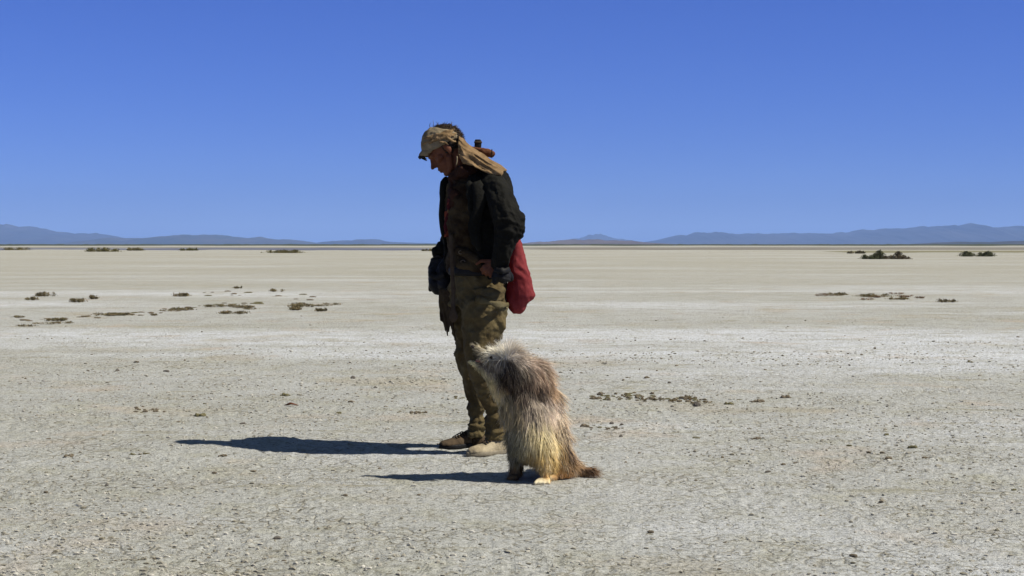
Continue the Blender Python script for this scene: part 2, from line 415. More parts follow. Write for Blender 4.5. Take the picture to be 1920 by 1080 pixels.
range_mesh('hills_near_right', [(1690, 459), (1750, 457), (1800, 453), (1840, 454), (1900, 452), (1960, 450), (2100, 452), (2300, 449), (2450, 456)], 6500, 1500, 41, MH2, 'low dark green hill at the far right edge')

# ---- haze
qh = bpy.data.materials.new('haze'); qh.use_nodes = True; t = qh.node_tree; t.nodes.clear()
ho = t.nodes.new('ShaderNodeOutputMaterial'); hv = t.nodes.new('ShaderNodeVolumePrincipled')
hv.inputs['Color'].default_value = (0.31, 0.50, 1.0, 1); hv.inputs['Density'].default_value = 4.6e-5; hv.inputs['Anisotropy'].default_value = 0.0
t.links.new(hv.outputs[0], ho.inputs['Volume'])
bm = bmesh.new(); bmesh.ops.create_cube(bm, size=1, matrix=Matrix.Translation((0, 29000, 349)) @ Matrix.Diagonal((130000, 66000, 702, 1)))
me = bpy.data.meshes.new('haze'); bm.to_mesh(me); bm.free()
tag(link('haze', me, qh), 'thin blue haze over the far flat', None, None, 'stuff')

# ================================================================== PERSON
D0 = 8.12
man = empty('person', (P(912, 848, D0).x, D0, 0), 'stooped person in black jacket, tan headscarf and baggy khaki trousers looking down at the dog', 'person')

# head frame: forward (face) and up in the x-z plane, pitched down
HC = P(836, 281, D0); pit = R(42)
fw = Vector((-math.cos(pit), -0.10, -math.sin(pit))).normalized(); up = Vector((-math.sin(pit), 0.0, math.cos(pit))); up = (up - fw * up.dot(fw)).normalized(); sd = fw.cross(up)
def H(f, s, u): return HC + fw * f + sd * s + up * u
HM = Matrix((fw, sd, up)).transposed()

SKIN = NB('skin'); c_ = SKIN.mix(SKIN.ramp(SKIN.noise(30, 4), [(0.35, 0.0), (0.7, 1.0)]), (0.085, 0.031, 0.018, 1), (0.13, 0.050, 0.029, 1))
SKIN.l(c_, SKIN.b.inputs['Base Color']); SKIN.b.inputs['Roughness'].default_value = 0.55; SKIN.bump(SKIN.noise(160, 3), 0.3, 0.003)
M_skin = SKIN.m
def hand(bm, w, dr, pn, curl, side, sc=1.0):
    """w wrist, dr pointing direction, pn palm normal, curl radians per joint, side +-1 thumb side"""
    dr = dr.normalized(); pn = (pn - dr * pn.dot(dr)).normalized(); ac = dr.cross(pn).normalized() * side
    for k, (off, L) in enumerate(((-0.033, .068), (-0.011, .076), (0.011, .071), (0.033, .056))):
        off *= sc; L *= sc
        a = w + ac * off * 0.5; b = w + dr * (0.088 - 0.006 * abs(k - 1)) * sc + ac * off
        cap3(bm, [(a + dr * 0.015, 0.014), (b, 0.0115)], 1)
        p = b; q = Vector(dr) + ac * off * 1.6; ang = 0.12 + curl * (0.9 + 0.1 * k)
        for j, fr in enumerate((.45, .31, .24)):
            v = (q * math.cos(ang) + pn * math.sin(ang)).normalized(); e = p + v * L * fr * 1.1
            cap3(bm, [(p, 0.0090 - j * 0.0008), (e, 0.0082 - j * 0.0008)], 1); p = e; ang += curl
    tb = w + dr * 0.03 - ac * 0.025 * 1.2
    v = (dr * 0.7 - ac * 0.75 + pn * 0.35).normalized(); e = tb + v * 0.045; v2 = (dr * 0.9 - ac * 0.15 + pn * 0.5).normalized()
    cap3(bm, [(w + dr * 0.012 - ac * 0.01, 0.014), (tb, 0.0145), (e, 0.0105), (e + v2 * 0.032, 0.0085)], 1)

NW = P(934, 492, 7.87); FW_ = P(836, 468, 8.30)      # near wrist, far wrist
bm = bmesh.new()
sphere(bm, H(-0.008, 0, 0.032), 0.097, 3, (1.02, .80, 1.0), HM)                  # skull
sphere(bm, H(0.035, 0, -0.045), 0.062, 3, (0.95, .82, 1.0), HM)                  # mid face
sphere(bm, H(0.050, 0, -0.078), 0.040, 3, (1, 1.0, .75), HM)                     # jaw
cap3(bm, [(H(0.072, 0, -0.096), .017), (H(0.082, 0, -0.094), .014)])             # chin
for s in (-1, 1):
    cap3(bm, [(H(0.02, .058 * s, -0.045), .018), (H(0.045, .042 * s, -0.088), .016), (H(0.070, .012 * s, -0.098), .015)])   # jaw line
    cap3(bm, [(H(0.072, .040 * s, 0.022), .013), (H(0.084, .016 * s, 0.026), .013)])                                         # brow
    cap3(bm, [(H(0.066, .036 * s, -0.018), .016), (H(0.050, .052 * s, -0.012), .016)])                                       # cheekbone
    cap3(bm, [(H(0.090, .010 * s, -0.030), .0075), (H(0.100, .007 * s, -0.030), .007)])                                      # nostril wing
    sphere(bm, H(-0.005, .079 * s, -0.005), 0.030, 2, (.55, .28, 1.0), HM)                                                   # ear
    cap3(bm, [(H(0.002, .076 * s, -0.028), .008), (H(0.0, .076 * s, -0.034), .007)])
cap3(bm, [(H(0.085, 0, 0.018), .009), (H(0.100, 0, -0.008), .0095), (H(0.114, 0, -0.024), .0105)])                           # nose
cap3(bm, [(H(0.080, 0, 0.012), .012), (H(0.092, 0, -0.022), .013)])
cap3(bm, [(H(0.086, -.017, -0.056), .0065), (H(0.096, 0, -0.053), .0075), (H(0.086, .017, -0.056), .0065)])                  # upper lip
cap3(bm, [(H(0.083, -.015, -0.067), .0065), (H(0.093, 0, -0.069), .008), (H(0.083, .015, -0.067), .0065)])                   # lower lip
cap3(bm, [(H(-0.03, 0, -0.035), .062), (P(868, 325, D0), .058), (P(885, 350, D0), .066)], 2)                                 # neck
rings(bm, [(345, 855, 925, D0, .15), (380, 848, 930, D0, .17), (430, 845, 925, D0, .15), (480, 850, 930, D0, .15), (520, 852, 940, D0, .16), (550, 860, 940, D0, .15)])
for s, sx in ((-1, 0), (1, 1)):
    d = D0 + (-.20 if s < 0 else .17)
    if s < 0: cap3(bm, [(P(905, 352, D0 - .12), .055), (P(928, 362, d), .052), (P(950, 425, 7.84), .042), (NW, .026)])
    else: cap3(bm, [(P(885, 352, D0 + .12), .055), (P(872, 362, d), .050), (P(862, 432, 8.38), .040), (FW_, .026)])
capx(bm, [(908, 545, 8.02, 22), (903, 680, 7.99, 12), (932, 800, 8.05, 9), (936, 838, 8.06, 9)])
capx(bm, [(886, 545, 8.22, 22), (882, 680, 8.24, 11), (893, 790, 8.31, 9), (893, 826, 8.31, 9)])
capx(bm, [(936, 840, 8.06, 8), (915, 848, 8.02, 6), (896, 850, 7.98, 4)])
capx(bm, [(895, 827, 8.33, 8), (872, 836, 8.30, 5), (850, 839, 8.26, 4)])
hand(bm, NW, Vector((-0.8, -0.12, -0.62)), Vector((-0.1, 1, -0.3)), 0.85, 1, 0.85)
hand(bm, FW_, Vector((-0.5, -0.1, -0.9)), Vector((0.6, .1, -.3)), 0.8, 1)
link('body', fuse(bm, 0.0042, 2), M_skin, man)
M_eye = NB('eye_white'); M_eye.b.inputs['Base Color'].default_value = (0.07, 0.05, 0.04, 1); M_eye.b.inputs['Roughness'].default_value = .6
M_iris = NB('iris'); M_iris.b.inputs['Base Color'].default_value = (0.02, 0.015, 0.01, 1); M_iris.b.inputs['Roughness'].default_value = .15
for s in (-1, 1):
    bm = bmesh.new(); sphere(bm, H(0.0640, .030 * s, 0.002), .0120, 3); me = bpy.data.meshes.new('e'); bm.to_mesh(me); bm.free(); link('eye', me, M_eye.m, man)

# materials for clothing
M_jacket = cloth('jacket_black', (0.004, 0.004, 0.0035, 1), (0.009, 0.009, 0.0075, 1), 7, 300, 0.85, 0.6)
M_shirt = cloth('shirt_brown', (0.014, 0.0075, 0.0045, 1), (0.050, 0.036, 0.019, 1), 11, 300, 0.9, 0.8)
M_pants = cloth('khaki', (0.053, 0.038, 0.018, 1), (0.108, 0.084, 0.040, 1), 5, 420, 0.9, 0.5, dust=(0.16, 0.145, 0.085, 1))
M_tan = cloth('headscarf_tan', (0.12, 0.078, 0.038, 1), (0.23, 0.155, 0.085, 1), 22, 420, 0.9, 0.5)
M_cap = cloth('cap_canvas', (0.15, 0.12, 0.075, 1), (0.24, 0.195, 0.13, 1), 14, 420, 0.9, 0.25)
M_black = cloth('black_leather', (0.006, 0.006, 0.007, 1), (0.013, 0.013, 0.014, 1), 12, 200, 0.55, 0.4)
M_red = cloth('red_cloth', (0.19, 0.028, 0.034, 1), (0.33, 0.065, 0.07, 1), 8, 350, 0.85, 0.35, trans=0.4)
M_maroon = cloth('maroon_cloth', (0.018, 0.007, 0.005, 1), (0.034, 0.015, 0.010, 1), 16, 350, 0.9, 0.5)
M_strap = cloth('strap_webbing', (0.045, 0.032, 0.022, 1), (0.07, 0.052, 0.036, 1), 20, 500, 0.9, 0.4)
M_roll = cloth('rust_blanket', (0.07, 0.024, 0.011, 1), (0.13, 0.058, 0.03, 1), 30, 350, 0.9, 0.5)
M_suede = cloth('brown_suede', (0.05, 0.036, 0.024, 1), (0.085, 0.062, 0.04, 1), 20, 350, 0.95, 0.4)
M_pale = cloth('pale_canvas', (0.24, 0.20, 0.135, 1), (0.36, 0.31, 0.215, 1), 18, 420, 0.9, 0.3)
M_sole = cloth('worn_rubber', (0.16, 0.14, 0.10, 1), (0.24, 0.21, 0.16, 1), 25, 300, 0.8, 0.2)

# trousers: two legs and a seat in one continuous cloth
bm = bmesh.new()
rings(bm, [(488, 848, 942, D0, .165), (515, 845, 948, D0, .185), (545, 840, 952, D0, .19), (570, 842, 954, D0, .185)])
rings(bm, [(540, 862, 950, 8.03, .125), (575, 862, 950, 8.02, .12), (600, 866, 946, 8.0, .112), (625, 868, 943, 8.0, .10), (650, 870, 934, 7.99, .092), (690, 876, 928, 7.98, .08), (730, 890, 934, 8.0, .074), (770, 910, 945, 8.03, .066), (795, 911, 948, 8.05, .064), (824, 909, 951, 8.06, .070)])
rings(bm, [(540, 836, 912, 8.20, .12), (575, 836, 914, 8.21, .115), (600, 840, 912, 8.22, .11), (635, 850, 908, 8.23, .10), (665, 853, 904, 8.24, .088), (690, 859, 902, 8.25, .080), (720, 871, 904, 8.27, .072), (760, 879, 909, 8.29, .064), (790, 881, 910, 8.31, .062), (818, 876, 911, 8.31, .068)])
sphere(bm, P(920, 588, 7.94), .075, 3, (.85, .55, 1.05))
sphere(bm, P(930, 608, 7.96), .055, 3, (.8, .8, 1.0))
me = fuse(bm, 0.006, 4)
zk = lambda c: np.clip(1.0 - np.abs(c[:, 2] - 0.12) / 0.16, 0, 1)                 # bunching at the hems
zn = lambda c: np.clip(1.0 - np.abs(c[:, 2] - 0.78) / 0.22, 0, 1)                 # hips and pocket
wrinkle(me, [(0.016, (7, 7, 5), 3, 'r'), (0.010, (15, 15, 8), 6, 'r'), (0.004, (34, 34, 20), 7, 'r'), (0.020, (6, 6, 26), 8, 'r', zk), (0.022, (9, 9, 18), 13, 'r', zn)])
tr = link('trousers', me, M_pants, man)
# pocket flap, hem cuffs
me = ribbon(spline([P(893, 562, 7.90), P(915, 566, 7.86), (P(935, 572, 7.87)), P(952, 571, 7.96)], 14), [.030 + .010 * math.sin(k * .9) for k in range(14)], .012); wrinkle(me, [(0.004, (20, 20, 20), 3, 'f')]); link('pocket_flap', me, M_pants, tr)

# shirt and layers on the chest
bm = bmesh.new()
rings(bm, [(335, 842, 930, D0, .13), (352, 838, 936, D0, .16), (380, 836, 936, D0, .175), (420, 834, 930, D0, .172), (455, 836, 930, D0, .17), (490, 838, 938, D0, .18), (512, 842, 940, D0, .182)])
me = fuse(bm, 0.008, 2); wrinkle(me, [(0.016, (9, 9, 7), 31, 'r'), (0.012, (18, 18, 24), 33, 'r')])
link('shirt', me, M_shirt, man)

# jacket: open shell with both sleeves
def shell(bm, rows, n=44, th=0.022):
    prev = None
    for (py, xl, xr, d, ry, t0, t1, ext) in rows:
        a = P(xl, py, d); b = P(xr, py, d); cx = (a.x + b.x) / 2; rx = (b.x - a.x) / 2; z = a.z; o = []; inn = []
        for i in range(n):
            s = i / (n - 1); t = R(t0 + (t1 - t0) * s); flare = 1 + ext * (max(0, 1 - s * 6) + max(0, 1 - (1 - s) * 6))
            c, q = math.cos(t), -math.sin(t)
            x = math.copysign(abs(c) ** .87, c); y = math.copysign(abs(q) ** .87, q)
            o.append(bm.verts.new((cx + rx * x * flare, d + ry * y * flare, z)))
            inn.append(bm.verts.new((cx + (rx - th) * x * flare, d + (ry - th) * y * flare, z)))
        loop = o + inn[::-1]
        if prev:
            L = len(loop)
            for i in range(L): bm.faces.new((prev[i], prev[(i + 1) % L], loop[(i + 1) % L], loop[i]))
        else:
            for i in range(n - 1): bm.faces.new((o[i], o[i + 1], inn[i + 1], inn[i]))
        prev = loop; po, pi_ = o, inn
    for i in range(n - 1): bm.faces.new((po[i], pi_[i], pi_[i + 1], po[i + 1]))
    bmesh.ops.recalc_face_normals(bm, faces=bm.faces)
bm = bmesh.new()
shell(bm, [(322, 868, 948, D0, .11, 118, -150, 0), (334, 850, 955, D0, .15, 116, -165, .0), (350, 834, 960, D0, .19, 108, -172, .02), (375, 829, 962, D0, .215, 102, -174, .03), (410, 828, 960, D0, .22, 98, -174, .03), (445, 829, 958, D0, .215, 97, -174, .03),
           (475, 833, 955, D0, .215, 90, -172, .04), (505, 836, 956, D0, .22, 82, -170, .05), (522, 840, 952, D0, .22, 72, -150, .05)])
capx(bm, [(918, 343, 8.0, 22), (932, 356, 7.92, 26), (944, 385, 7.87, 29), (953, 412, 7.84, 31.5), (955, 428, 7.84, 30)])
capx(bm, [(955, 428, 7.84, 28), (948, 450, 7.84, 22), (943, 472, 7.85, 19.5), (936, 494, 7.87, 17.5)])
capx(bm, [(880, 345, 8.25, 22), (868, 365, 8.33, 26), (860, 420, 8.40, 26), (848, 448, 8.37, 20), (837, 464, 8.32, 17), (828, 469, 8.29, 14), (818, 474, 8.29, 9.5)])
capx(bm, [(885, 338, 8.04, 14), (910, 330, 8.04, 14), (940, 332, 8.09, 13), (938, 332, 8.2, 13), (900, 330, 8.24, 14)])
me = fuse(bm, 0.0065, 3)
sl_ = lambda c: np.clip((c[:, 0] - P(925, 400, D0).x) / .05, 0, 1) * np.clip(1 - np.abs(c[:, 2] - P(0, 420, D0).z) / .12, 0, 1)
wrinkle(me, [(0.013, (9, 9, 5), 41, 'r'), (0.009, (18, 18, 12), 43, 'r'), (0.004, (38, 38, 30), 45, 'r'), (0.015, (7, 7, 24), 47, 'r', sl_)])
jk = link('jacket', me, M_jacket, man)
# turned lapel fold on the near front edge
me = ribbon(spline([P(893, 342, 7.93), P(900, 365, 7.885), P(896, 395, 7.875), P(889, 425, 7.88), P(893, 450, 7.88), P(899, 470, 7.89)], 18), [.05, .06, .065, .07, .068, .062, .055, .05, .055, .06, .062, .058, .05, .045, .04, .035, .03, .02], .016)
wrinkle(me, [(0.006, (20, 20, 10), 4, 'f')]); link('lapel', me, M_jacket, jk)
me = ribbon(spline([P(838, 336, 8.12), P(832, 350, 8.10), P(831, 380, 8.10), P(831, 420, 8.10), P(833, 445, 8.12)], 12), [.03, .04, .045, .04, .04, .035, .04, .045, .04, .035, .03, .02], .03); link('lapel', me, M_jacket, jk)

# neck cloth, hanging patterned scarf, strap, ragged front, belt
bm = bmesh.new(); capx(bm, [(850, 335, 8.05, 11), (868, 322, 8.0, 14), (888, 320, 8.05, 16), (895, 318, 8.14, 17), (880, 320, 8.24, 14), (852, 338, 8.16, 12), (850, 335, 8.05, 11)])
capx(bm, [(852, 345, 8.06, 13), (856, 365, 8.0, 14), (853, 380, 8.0, 10)])
me = fuse(bm, 0.006, 2); wrinkle(me, [(0.010, (14, 14, 14), 51, 'r'), (.005, (30, 30, 30), 52, 'r')]); link('neck_scarf', me, M_maroon, man)
qp = NB('patterned_cloth'); vv = qp.n('ShaderNodeTexVoronoi'); vv.inputs['Scale'].default_value = 34; qp.l(qp.tc.outputs['Object'], vv.inputs['Vector'])
cc = qp.ramp(vv.outputs[1], [(0.25, (0.05, 0.008, 0.012, 1)), (0.45, (0.14, 0.035, 0.02, 1)), (0.6, (0.02, 0.012, 0.015, 1)), (0.8, (0.15, 0.09, 0.04, 1))], 'CONSTANT')
qp.l(cc, qp.b.inputs['Base Color']); qp.b.inputs['Roughness'].default_value = .9; qp.bump(qp.noise(60, 4), .5, .006)
me = ribbon(spline([P(850, 348, 8.03), P(846, 370, 8.005), P(840, 395, 8.02), P(838, 420, 8.03), P(838, 444, 8.04)], 16), [.028 + .006 * math.sin(k * 1.7) for k in range(16)], .014); link('patterned_scarf', me, qp.m, man)
pts = spline([P(845, 438, 7.97), P(847, 470, 7.955), P(848, 510, 7.945), P(850, 545, 7.945), P(850, 570, 7.93), P(850, 588, 7.925), P(851, 604, 7.93)], 24)
me = ribbon(pts, [.020 + .003 * math.sin(k * 1.3) for k in range(18)] + [.026, .036, .044, .044, .034, .018], .010); wrinkle(me, [(0.003, (25, 25, 25), 3, 'f')]); link('strap', me, M_strap, man)
bm = bmesh.new()
for k in range(9):                                    # ragged tails of cloth at the front of the trousers
    x = 828 + k * 2.6; d = 8.14 - k * .008; L = 606 + (k * 37 % 23) + k * 1.5
    capx(bm, [(x - 1, 545, d, 5), (x - 1 + random.uniform(-1, 1), 575, d, 4.6), (x + 2 + random.uniform(-3, 2), 600, d - .01, 3.2), (x + 6 + random.uniform(-3, 2), L, d - .01, 1.5)], 1)
me = fuse(bm, 0.004, 1); wrinkle(me, [(0.004, (30, 30, 12), 61, 'r')]); link('ragged_hem', me, M_shirt, man)
bm = bmesh.new(); rings(bm, [(500, 842, 944, D0, .200), (503, 840, 946, D0, .205), (513, 840, 948, D0, .207), (516, 843, 947, D0, .203)]); me = fuse(bm, .006, 1); wrinkle(me, [(.003, (12, 12, 12), 2, 'f')]); bt = link('belt', me, M_black, man)
qm = NB('worn_metal'); qm.b.inputs['Base Color'].default_value = (.16, .13, .10, 1); qm.b.inputs['Metallic'].default_value = 1; qm.b.inputs['Roughness'].default_value = .55
for (x, y, d) in ((864, 473, 7.93), (868, 491, 7.93), (958, 468, 7.97), (950, 490, 7.93)):
    bm = bmesh.new(); c = P(x, y, d)
    for k in range(12):
        a = 2 * math.pi * k / 12; sphere(bm, c + Vector((math.cos(a) * .011, 0, math.sin(a) * .008)), .0035, 1)
    me = bpy.data.meshes.new('b'); bm.to_mesh(me); bm.free(); link('buckle', me, qm.m, bt)
# vest-like gear across the waist: folds of dark cloth
bm = bmesh.new(); capx(bm, [(858, 470, 7.96, 8), (875, 476, 7.94, 10), (893, 486, 7.92, 10), (903, 500, 7.93, 9)]); capx(bm, [(862, 495, 7.95, 9), (885, 500, 7.93, 10), (905, 512, 7.93, 7)])
me = fuse(bm, .005, 2); wrinkle(me, [(.008, (18, 18, 18), 71, 'r')]); link('waist_sash', me, M_shirt, man)

# shoes
def shoe(toe, heel, upm, solem, wid, hgt, seed, tk=1.0):
    """toe, heel: points on the ground"""
    ax = (toe - heel); L = ax.length; ax.normalize(); sdv = Vector((-ax.y, ax.x, 0))
    bm = bmesh.new(); prof = [(0.0, .30, .72, .0), (.05, .36, .95, .0), (.2, .38, 1.0, 0), (.38, .35, .95, 0), (.5, .38, .72, 0), (.65, .44, .50, 0), (.8, .46, .40, 0), (.92, .38, .34, 0), (1.0, .20, .20, 0)]
    prev = None; n = 24
    for (t, w, h, _) in prof:
        vs = []
        for i in range(n):
            a = 2 * math.pi * i / n; cx = math.cos(a); cz = math.sin(a)
            zz = (max(0, cz) ** .8 * h * hgt * tk) if cz > 0 else -0.0
            vs.append(bm.verts.new(heel + ax * (L * t) + sdv * (cx * w * wid) + Vector((0, 0, .022 + zz))))
        if prev:
            for i in range(n): bm.faces.new((prev[i], prev[(i + 1) % n], vs[(i + 1) % n], vs[i]))
        else: bm.faces.new(vs)
        prev = vs
    bm.faces.new(prev[::-1]); bmesh.ops.recalc_face_normals(bm, faces=bm.faces)
    me = fuse(bm, .004, 3); wrinkle(me, [(.003, (25, 25, 25), seed, 'r')]); s = link('shoe', me, upm, man)
    bm = bmesh.new(); o = []; n = 30
    for zz, k in ((0.0, .97), (.012, 1.03), (.026, 1.0)):
        vs = []
        for i in range(n):
            a = 2 * math.pi * i / n; t = .5 + .53 * math.cos(a) * k; w = np.interp(t, [-.1, 0, .05, .2, .38, .5, .65, .8, .92, 1, 1.06], [.2, .3, .36, .40, .37, .40, .49, .52, .44, .3, .1])
            sy = math.sin(a); vs.append(bm.verts.new(heel + ax * (L * t) + sdv * (math.copysign(min(1, abs(sy) ** .6), sy) * w * wid * 1.04 * k) + Vector((0, 0, zz + .001))))
        if o:
            for i in range(n): bm.faces.new((o[i], o[(i + 1) % n], vs[(i + 1) % n], vs[i]))
        else: bm.faces.new(vs)
        o = vs
    bm.faces.new(o[::-1]); bmesh.ops.recalc_face_normals(bm, faces=bm.faces)
    me = fuse(bm, .005, 2); link('sole', me, solem, s)
    for q in range(4):
        c0 = heel + ax * (L * (.50 + .055 * q)) + Vector((0, 0, .022 + hgt * (.80 - .085 * q)))
        me = ribbon(spline([c0 - sdv * .026 - Vector((0, 0, .008)), c0 + Vector((0, 0, .002)), c0 + sdv * .026 - Vector((0, 0, .008))], 7), [.006] * 7, .005); link('lace', me, M_suede, s)
    return s
tz = lambda v, z=0.0: Vector((v.x, v.y, z))
sh = shoe(tz(P(878, 856, 7.93)), tz(P(962, 850, 8.10)), M_pale, M_sole, .100, .085, 5)
sh['label'] = 'pale canvas shoe nearest the camera'
sh2 = shoe(tz(P(826, 842, 8.22)), tz(P(906, 834, 8.36)), M_suede, M_black, .095, .078, 9)
sh2['label'] = 'dark brown suede shoe on the far foot'

for pts in ([(936, 818, 8.06, 12), (937, 838, 8.07, 12.5)], [(893, 812, 8.31, 12), (893, 829, 8.31, 12.5)]):
    bm = bmesh.new(); capx(bm, pts); me = fuse(bm, .005, 2); wrinkle(me, [(.003, (20, 20, 60), 3, 'r')]); link('shade_sock', me, M_shirt, man)  # dark ankle tube, added to give the shade between hem and shoe
# cap, brim, headscarf with drape, hair, ear ornament
def patch(f0, cond_scale, voxel=.0045): pass
bm = bmesh.new()
sphere(bm, H(-0.004, 0, 0.036), 0.107, 4, (1.02, .86, 1.0), HM)
bmesh.ops.bisect_plane(bm, geom=bm.verts[:] + bm.edges[:] + bm.faces[:], plane_co=H(0.05, 0, 0.035), plane_no=(fw * .25 - up * .97), clear_outer=True)
bmesh.ops.bisect_plane(bm, geom=bm.verts[:] + bm.edges[:] + bm.faces[:], plane_co=H(-0.045, 0, 0.10), plane_no=(-fw * .8 + up * .6).normalized(), clear_outer=True)
bmesh.ops.holes_fill(bm, edges=bm.edges[:], sides=0)
bmesh.ops.triangulate(bm, faces=[f for f in bm.faces if len(f.verts) > 4])
me = fuse(bm, .0045, 2); wrinkle(me, [(.005, (22, 22, 22), 81, 'r')]); cp_ = link('cap', me, M_cap, man)
def brim(rows, th):
    bm = bmesh.new(); pr = None
    for (f, u_, w) in rows:
        vs = [bm.verts.new(H(f - .028 * (k / 6) ** 2, w * k / 6, u_ - .034 * (k / 6) ** 2 + th)) for k in range(-6, 7)]
        vl = [bm.verts.new(H(f - .028 * (k / 6) ** 2, w * k / 6, u_ - .034 * (k / 6) ** 2 - th)) for k in range(-6, 7)]
        lp = vs + vl[::-1]
        if pr:
            for i in range(len(lp)): bm.faces.new((pr[i], pr[(i + 1) % len(lp)], lp[(i + 1) % len(lp)], lp[i]))
        else: bm.faces.new(lp)
        pr = lp
    bm.faces.new(pr[::-1]); bmesh.ops.recalc_face_normals(bm, faces=bm.faces); return fuse(bm, .004, 1)
link('brim', brim(((.050, .074, .082), (.080, .076, .078), (.106, .072, .066), (.124, .067, .052)), .007), M_cap, cp_)
link('brim_edge', brim(((.121, .065, .048), (.131, .062, .040), (.136, .059, .030)), .007), M_black, cp_)
# wrapped band: twisted tan cloth across the crown and round the temple
def band(bm, pts, r, tw, n=60, off=(0, 0, 0)):
    pt = spline(pts, n)
    for k, p in enumerate(pt):
        a = k * tw; o = (sd * math.cos(a) + up * math.sin(a)) * r * .55
        sphere(bm, p + o, r * .62, 1); sphere(bm, p - o, r * .55, 1)
bm = bmesh.new()
band(bm, [H(.062, 0, .110), H(.035, -.060, .100), H(-.005, -.090, .078), H(-.045, -.086, .060), H(-.085, -.055, .050), H(-.106, 0, .045)], .013, .22)
band(bm, [H(.075, -.02, .095), H(.045, -.074, .080), H(.0, -.094, .062), H(-.045, -.090, .040), H(-.085, -.055, .028), H(-.106, 0, .025)], .012, -.19)
band(bm, [H(.062, 0, .110), H(.035, .060, .100), H(-.005, .090, .078), H(-.045, .086, .060), H(-.085, .055, .050), H(-.106, 0, .045)], .014, .2)
band(bm, [H(-.02, -.094, .055), H(-.035, -.092, .03), H(-.045, -.086, .005), H(-.060, -.078, -.01)], .010, .3, 26)
band(bm, [H(.010, -.094, .045), H(-.01, -.094, .028), H(-.016, -.088, .010)], .007, .3, 16)
me = fuse(bm, .0045, 1); wrinkle(me, [(.006, (30, 30, 30), 85, 'r')]); hs = link('headscarf', me, M_tan, man)
# drape from the back of the head over the neck to the shoulder
A = [(862, 252, 8.10), (880, 272, 8.10), (903, 287, 8.10), (927, 302, 8.10), (951, 319, 8.11)]
B = [(858, 288, 8.02), (868, 304, 7.99), (890, 314, 7.95), (915, 322, 7.93), (940, 333, 7.95)]
n1, n2 = 46, 30; a_ = spline([P(*x) for x in A], n1); b_ = spline([P(*x) for x in B], n1)
V = []
for i in range(n1):
    for j in range(n2):
        t = j / (n2 - 1); p = a_[i].lerp(b_[i], t) + Vector((0, -1, .25)) * (0.040 * math.sin(math.pi * t) + 0.026 * float(ridged(np.array([[t * 3.4 + .35 * math.sin(i * .11), i * .035, 1.0]]), 7, 3)[0]))
        V.append(p)
for i in range(n1):                                   # far half of the cloth, over the other side of the neck
    for j in range(n2):
        t = j / (n2 - 1); b2 = Vector((b_[i].x, 2 * 8.10 - b_[i].y + .02, b_[i].z + .01)); p = a_[i].lerp(b2, t) + Vector((0, 1, .25)) * (0.035 * math.sin(math.pi * t) + .007 * math.sin(t * 21 + i * .1)); V.append(p)
ix = np.arange(n1 * n2).reshape(n1, n2); f = np.stack([ix[:-1, :-1], ix[:-1, 1:], ix[1:, 1:], ix[1:, :-1]], -1).reshape(-1, 4)
f = np.concatenate([f, f + n1 * n2]); me = mesh_np('drape', [tuple(v) for v in V], f)
bm = bmesh.new(); bm.from_mesh(me); bmesh.ops.remove_doubles(bm, verts=bm.verts, dist=1e-4); bmesh.ops.recalc_face_normals(bm, faces=bm.faces); bmesh.ops.solidify(bm, geom=bm.faces[:], thickness=.009); bm.to_mesh(me); bm.free()
me.polygons.foreach_set('use_smooth', np.full(len(me.polygons), True))
wrinkle(me, [(.009, (14, 14, 24), 88, 'f')]); link('drape', me, M_tan, hs)
M_hair = toned('hair', trans=.1, rough=.6)
bm = bmesh.new(); sphere(bm, H(-0.012, 0, 0.034), 0.0985, 4, (1.0, .83, 1.0), HM)
tmp = bpy.data.meshes.new('t'); bm.to_mesh(tmp); bm.free(); pp, nn = sample(tmp, 9000)
L_ = np.array([list(fw), list(sd), list(up)]); loc = (pp - np.array(HC)) @ L_.T
k = ((loc[:, 2] > .045) & (loc[:, 0] < .05)) | ((loc[:, 0] < .02) & (loc[:, 2] > -.05))
pp, nn = pp[k], nn[k]; n = len(pp); g = np.array(-fw) * 0.9 + np.array([0.2, 0, -0.2])
dd = g + nn * .35 + rng.normal(0, .25, (n, 3)); dd /= np.linalg.norm(dd, axis=1)[:, None]
me1 = strands(pp, dd, nn, rng.uniform(.010, .026, n), np.tile([.022, .013, .008], (n, 1)) * rng.uniform(.6, 1.5, (n, 1)), np.full(n, .0035), droop=.3)
hr = link('hair', me1, M_hair, man)
tp = np.array(P(833, 241, D0)); n = 110                # windblown tuft standing off the crown
pp = tp + rng.normal(0, 1, (n, 3)) * [.030, .02, .006]; dd = np.array([0.1, 0, 1.0]) + rng.normal(0, .45, (n, 3)); dd /= np.linalg.norm(dd, axis=1)[:, None]
me1 = strands(pp, dd, np.tile([0, -1.0, 0], (n, 1)), rng.uniform(.015, .055, n), np.tile([.05, .032, .02], (n, 1)) * rng.uniform(.5, 2, (n, 1)), np.full(n, .0028), seg=5, droop=.9, curl=.9)
link('tuft', me1, M_hair, hr)
me = ribbon(spline([P(857, 293, 7.995), P(857, 302, 7.99), P(855, 311, 7.99)], 6), [.004, .006, .006, .006, .005, .003], .005); link('ear_tassel', me, M_cap, man)

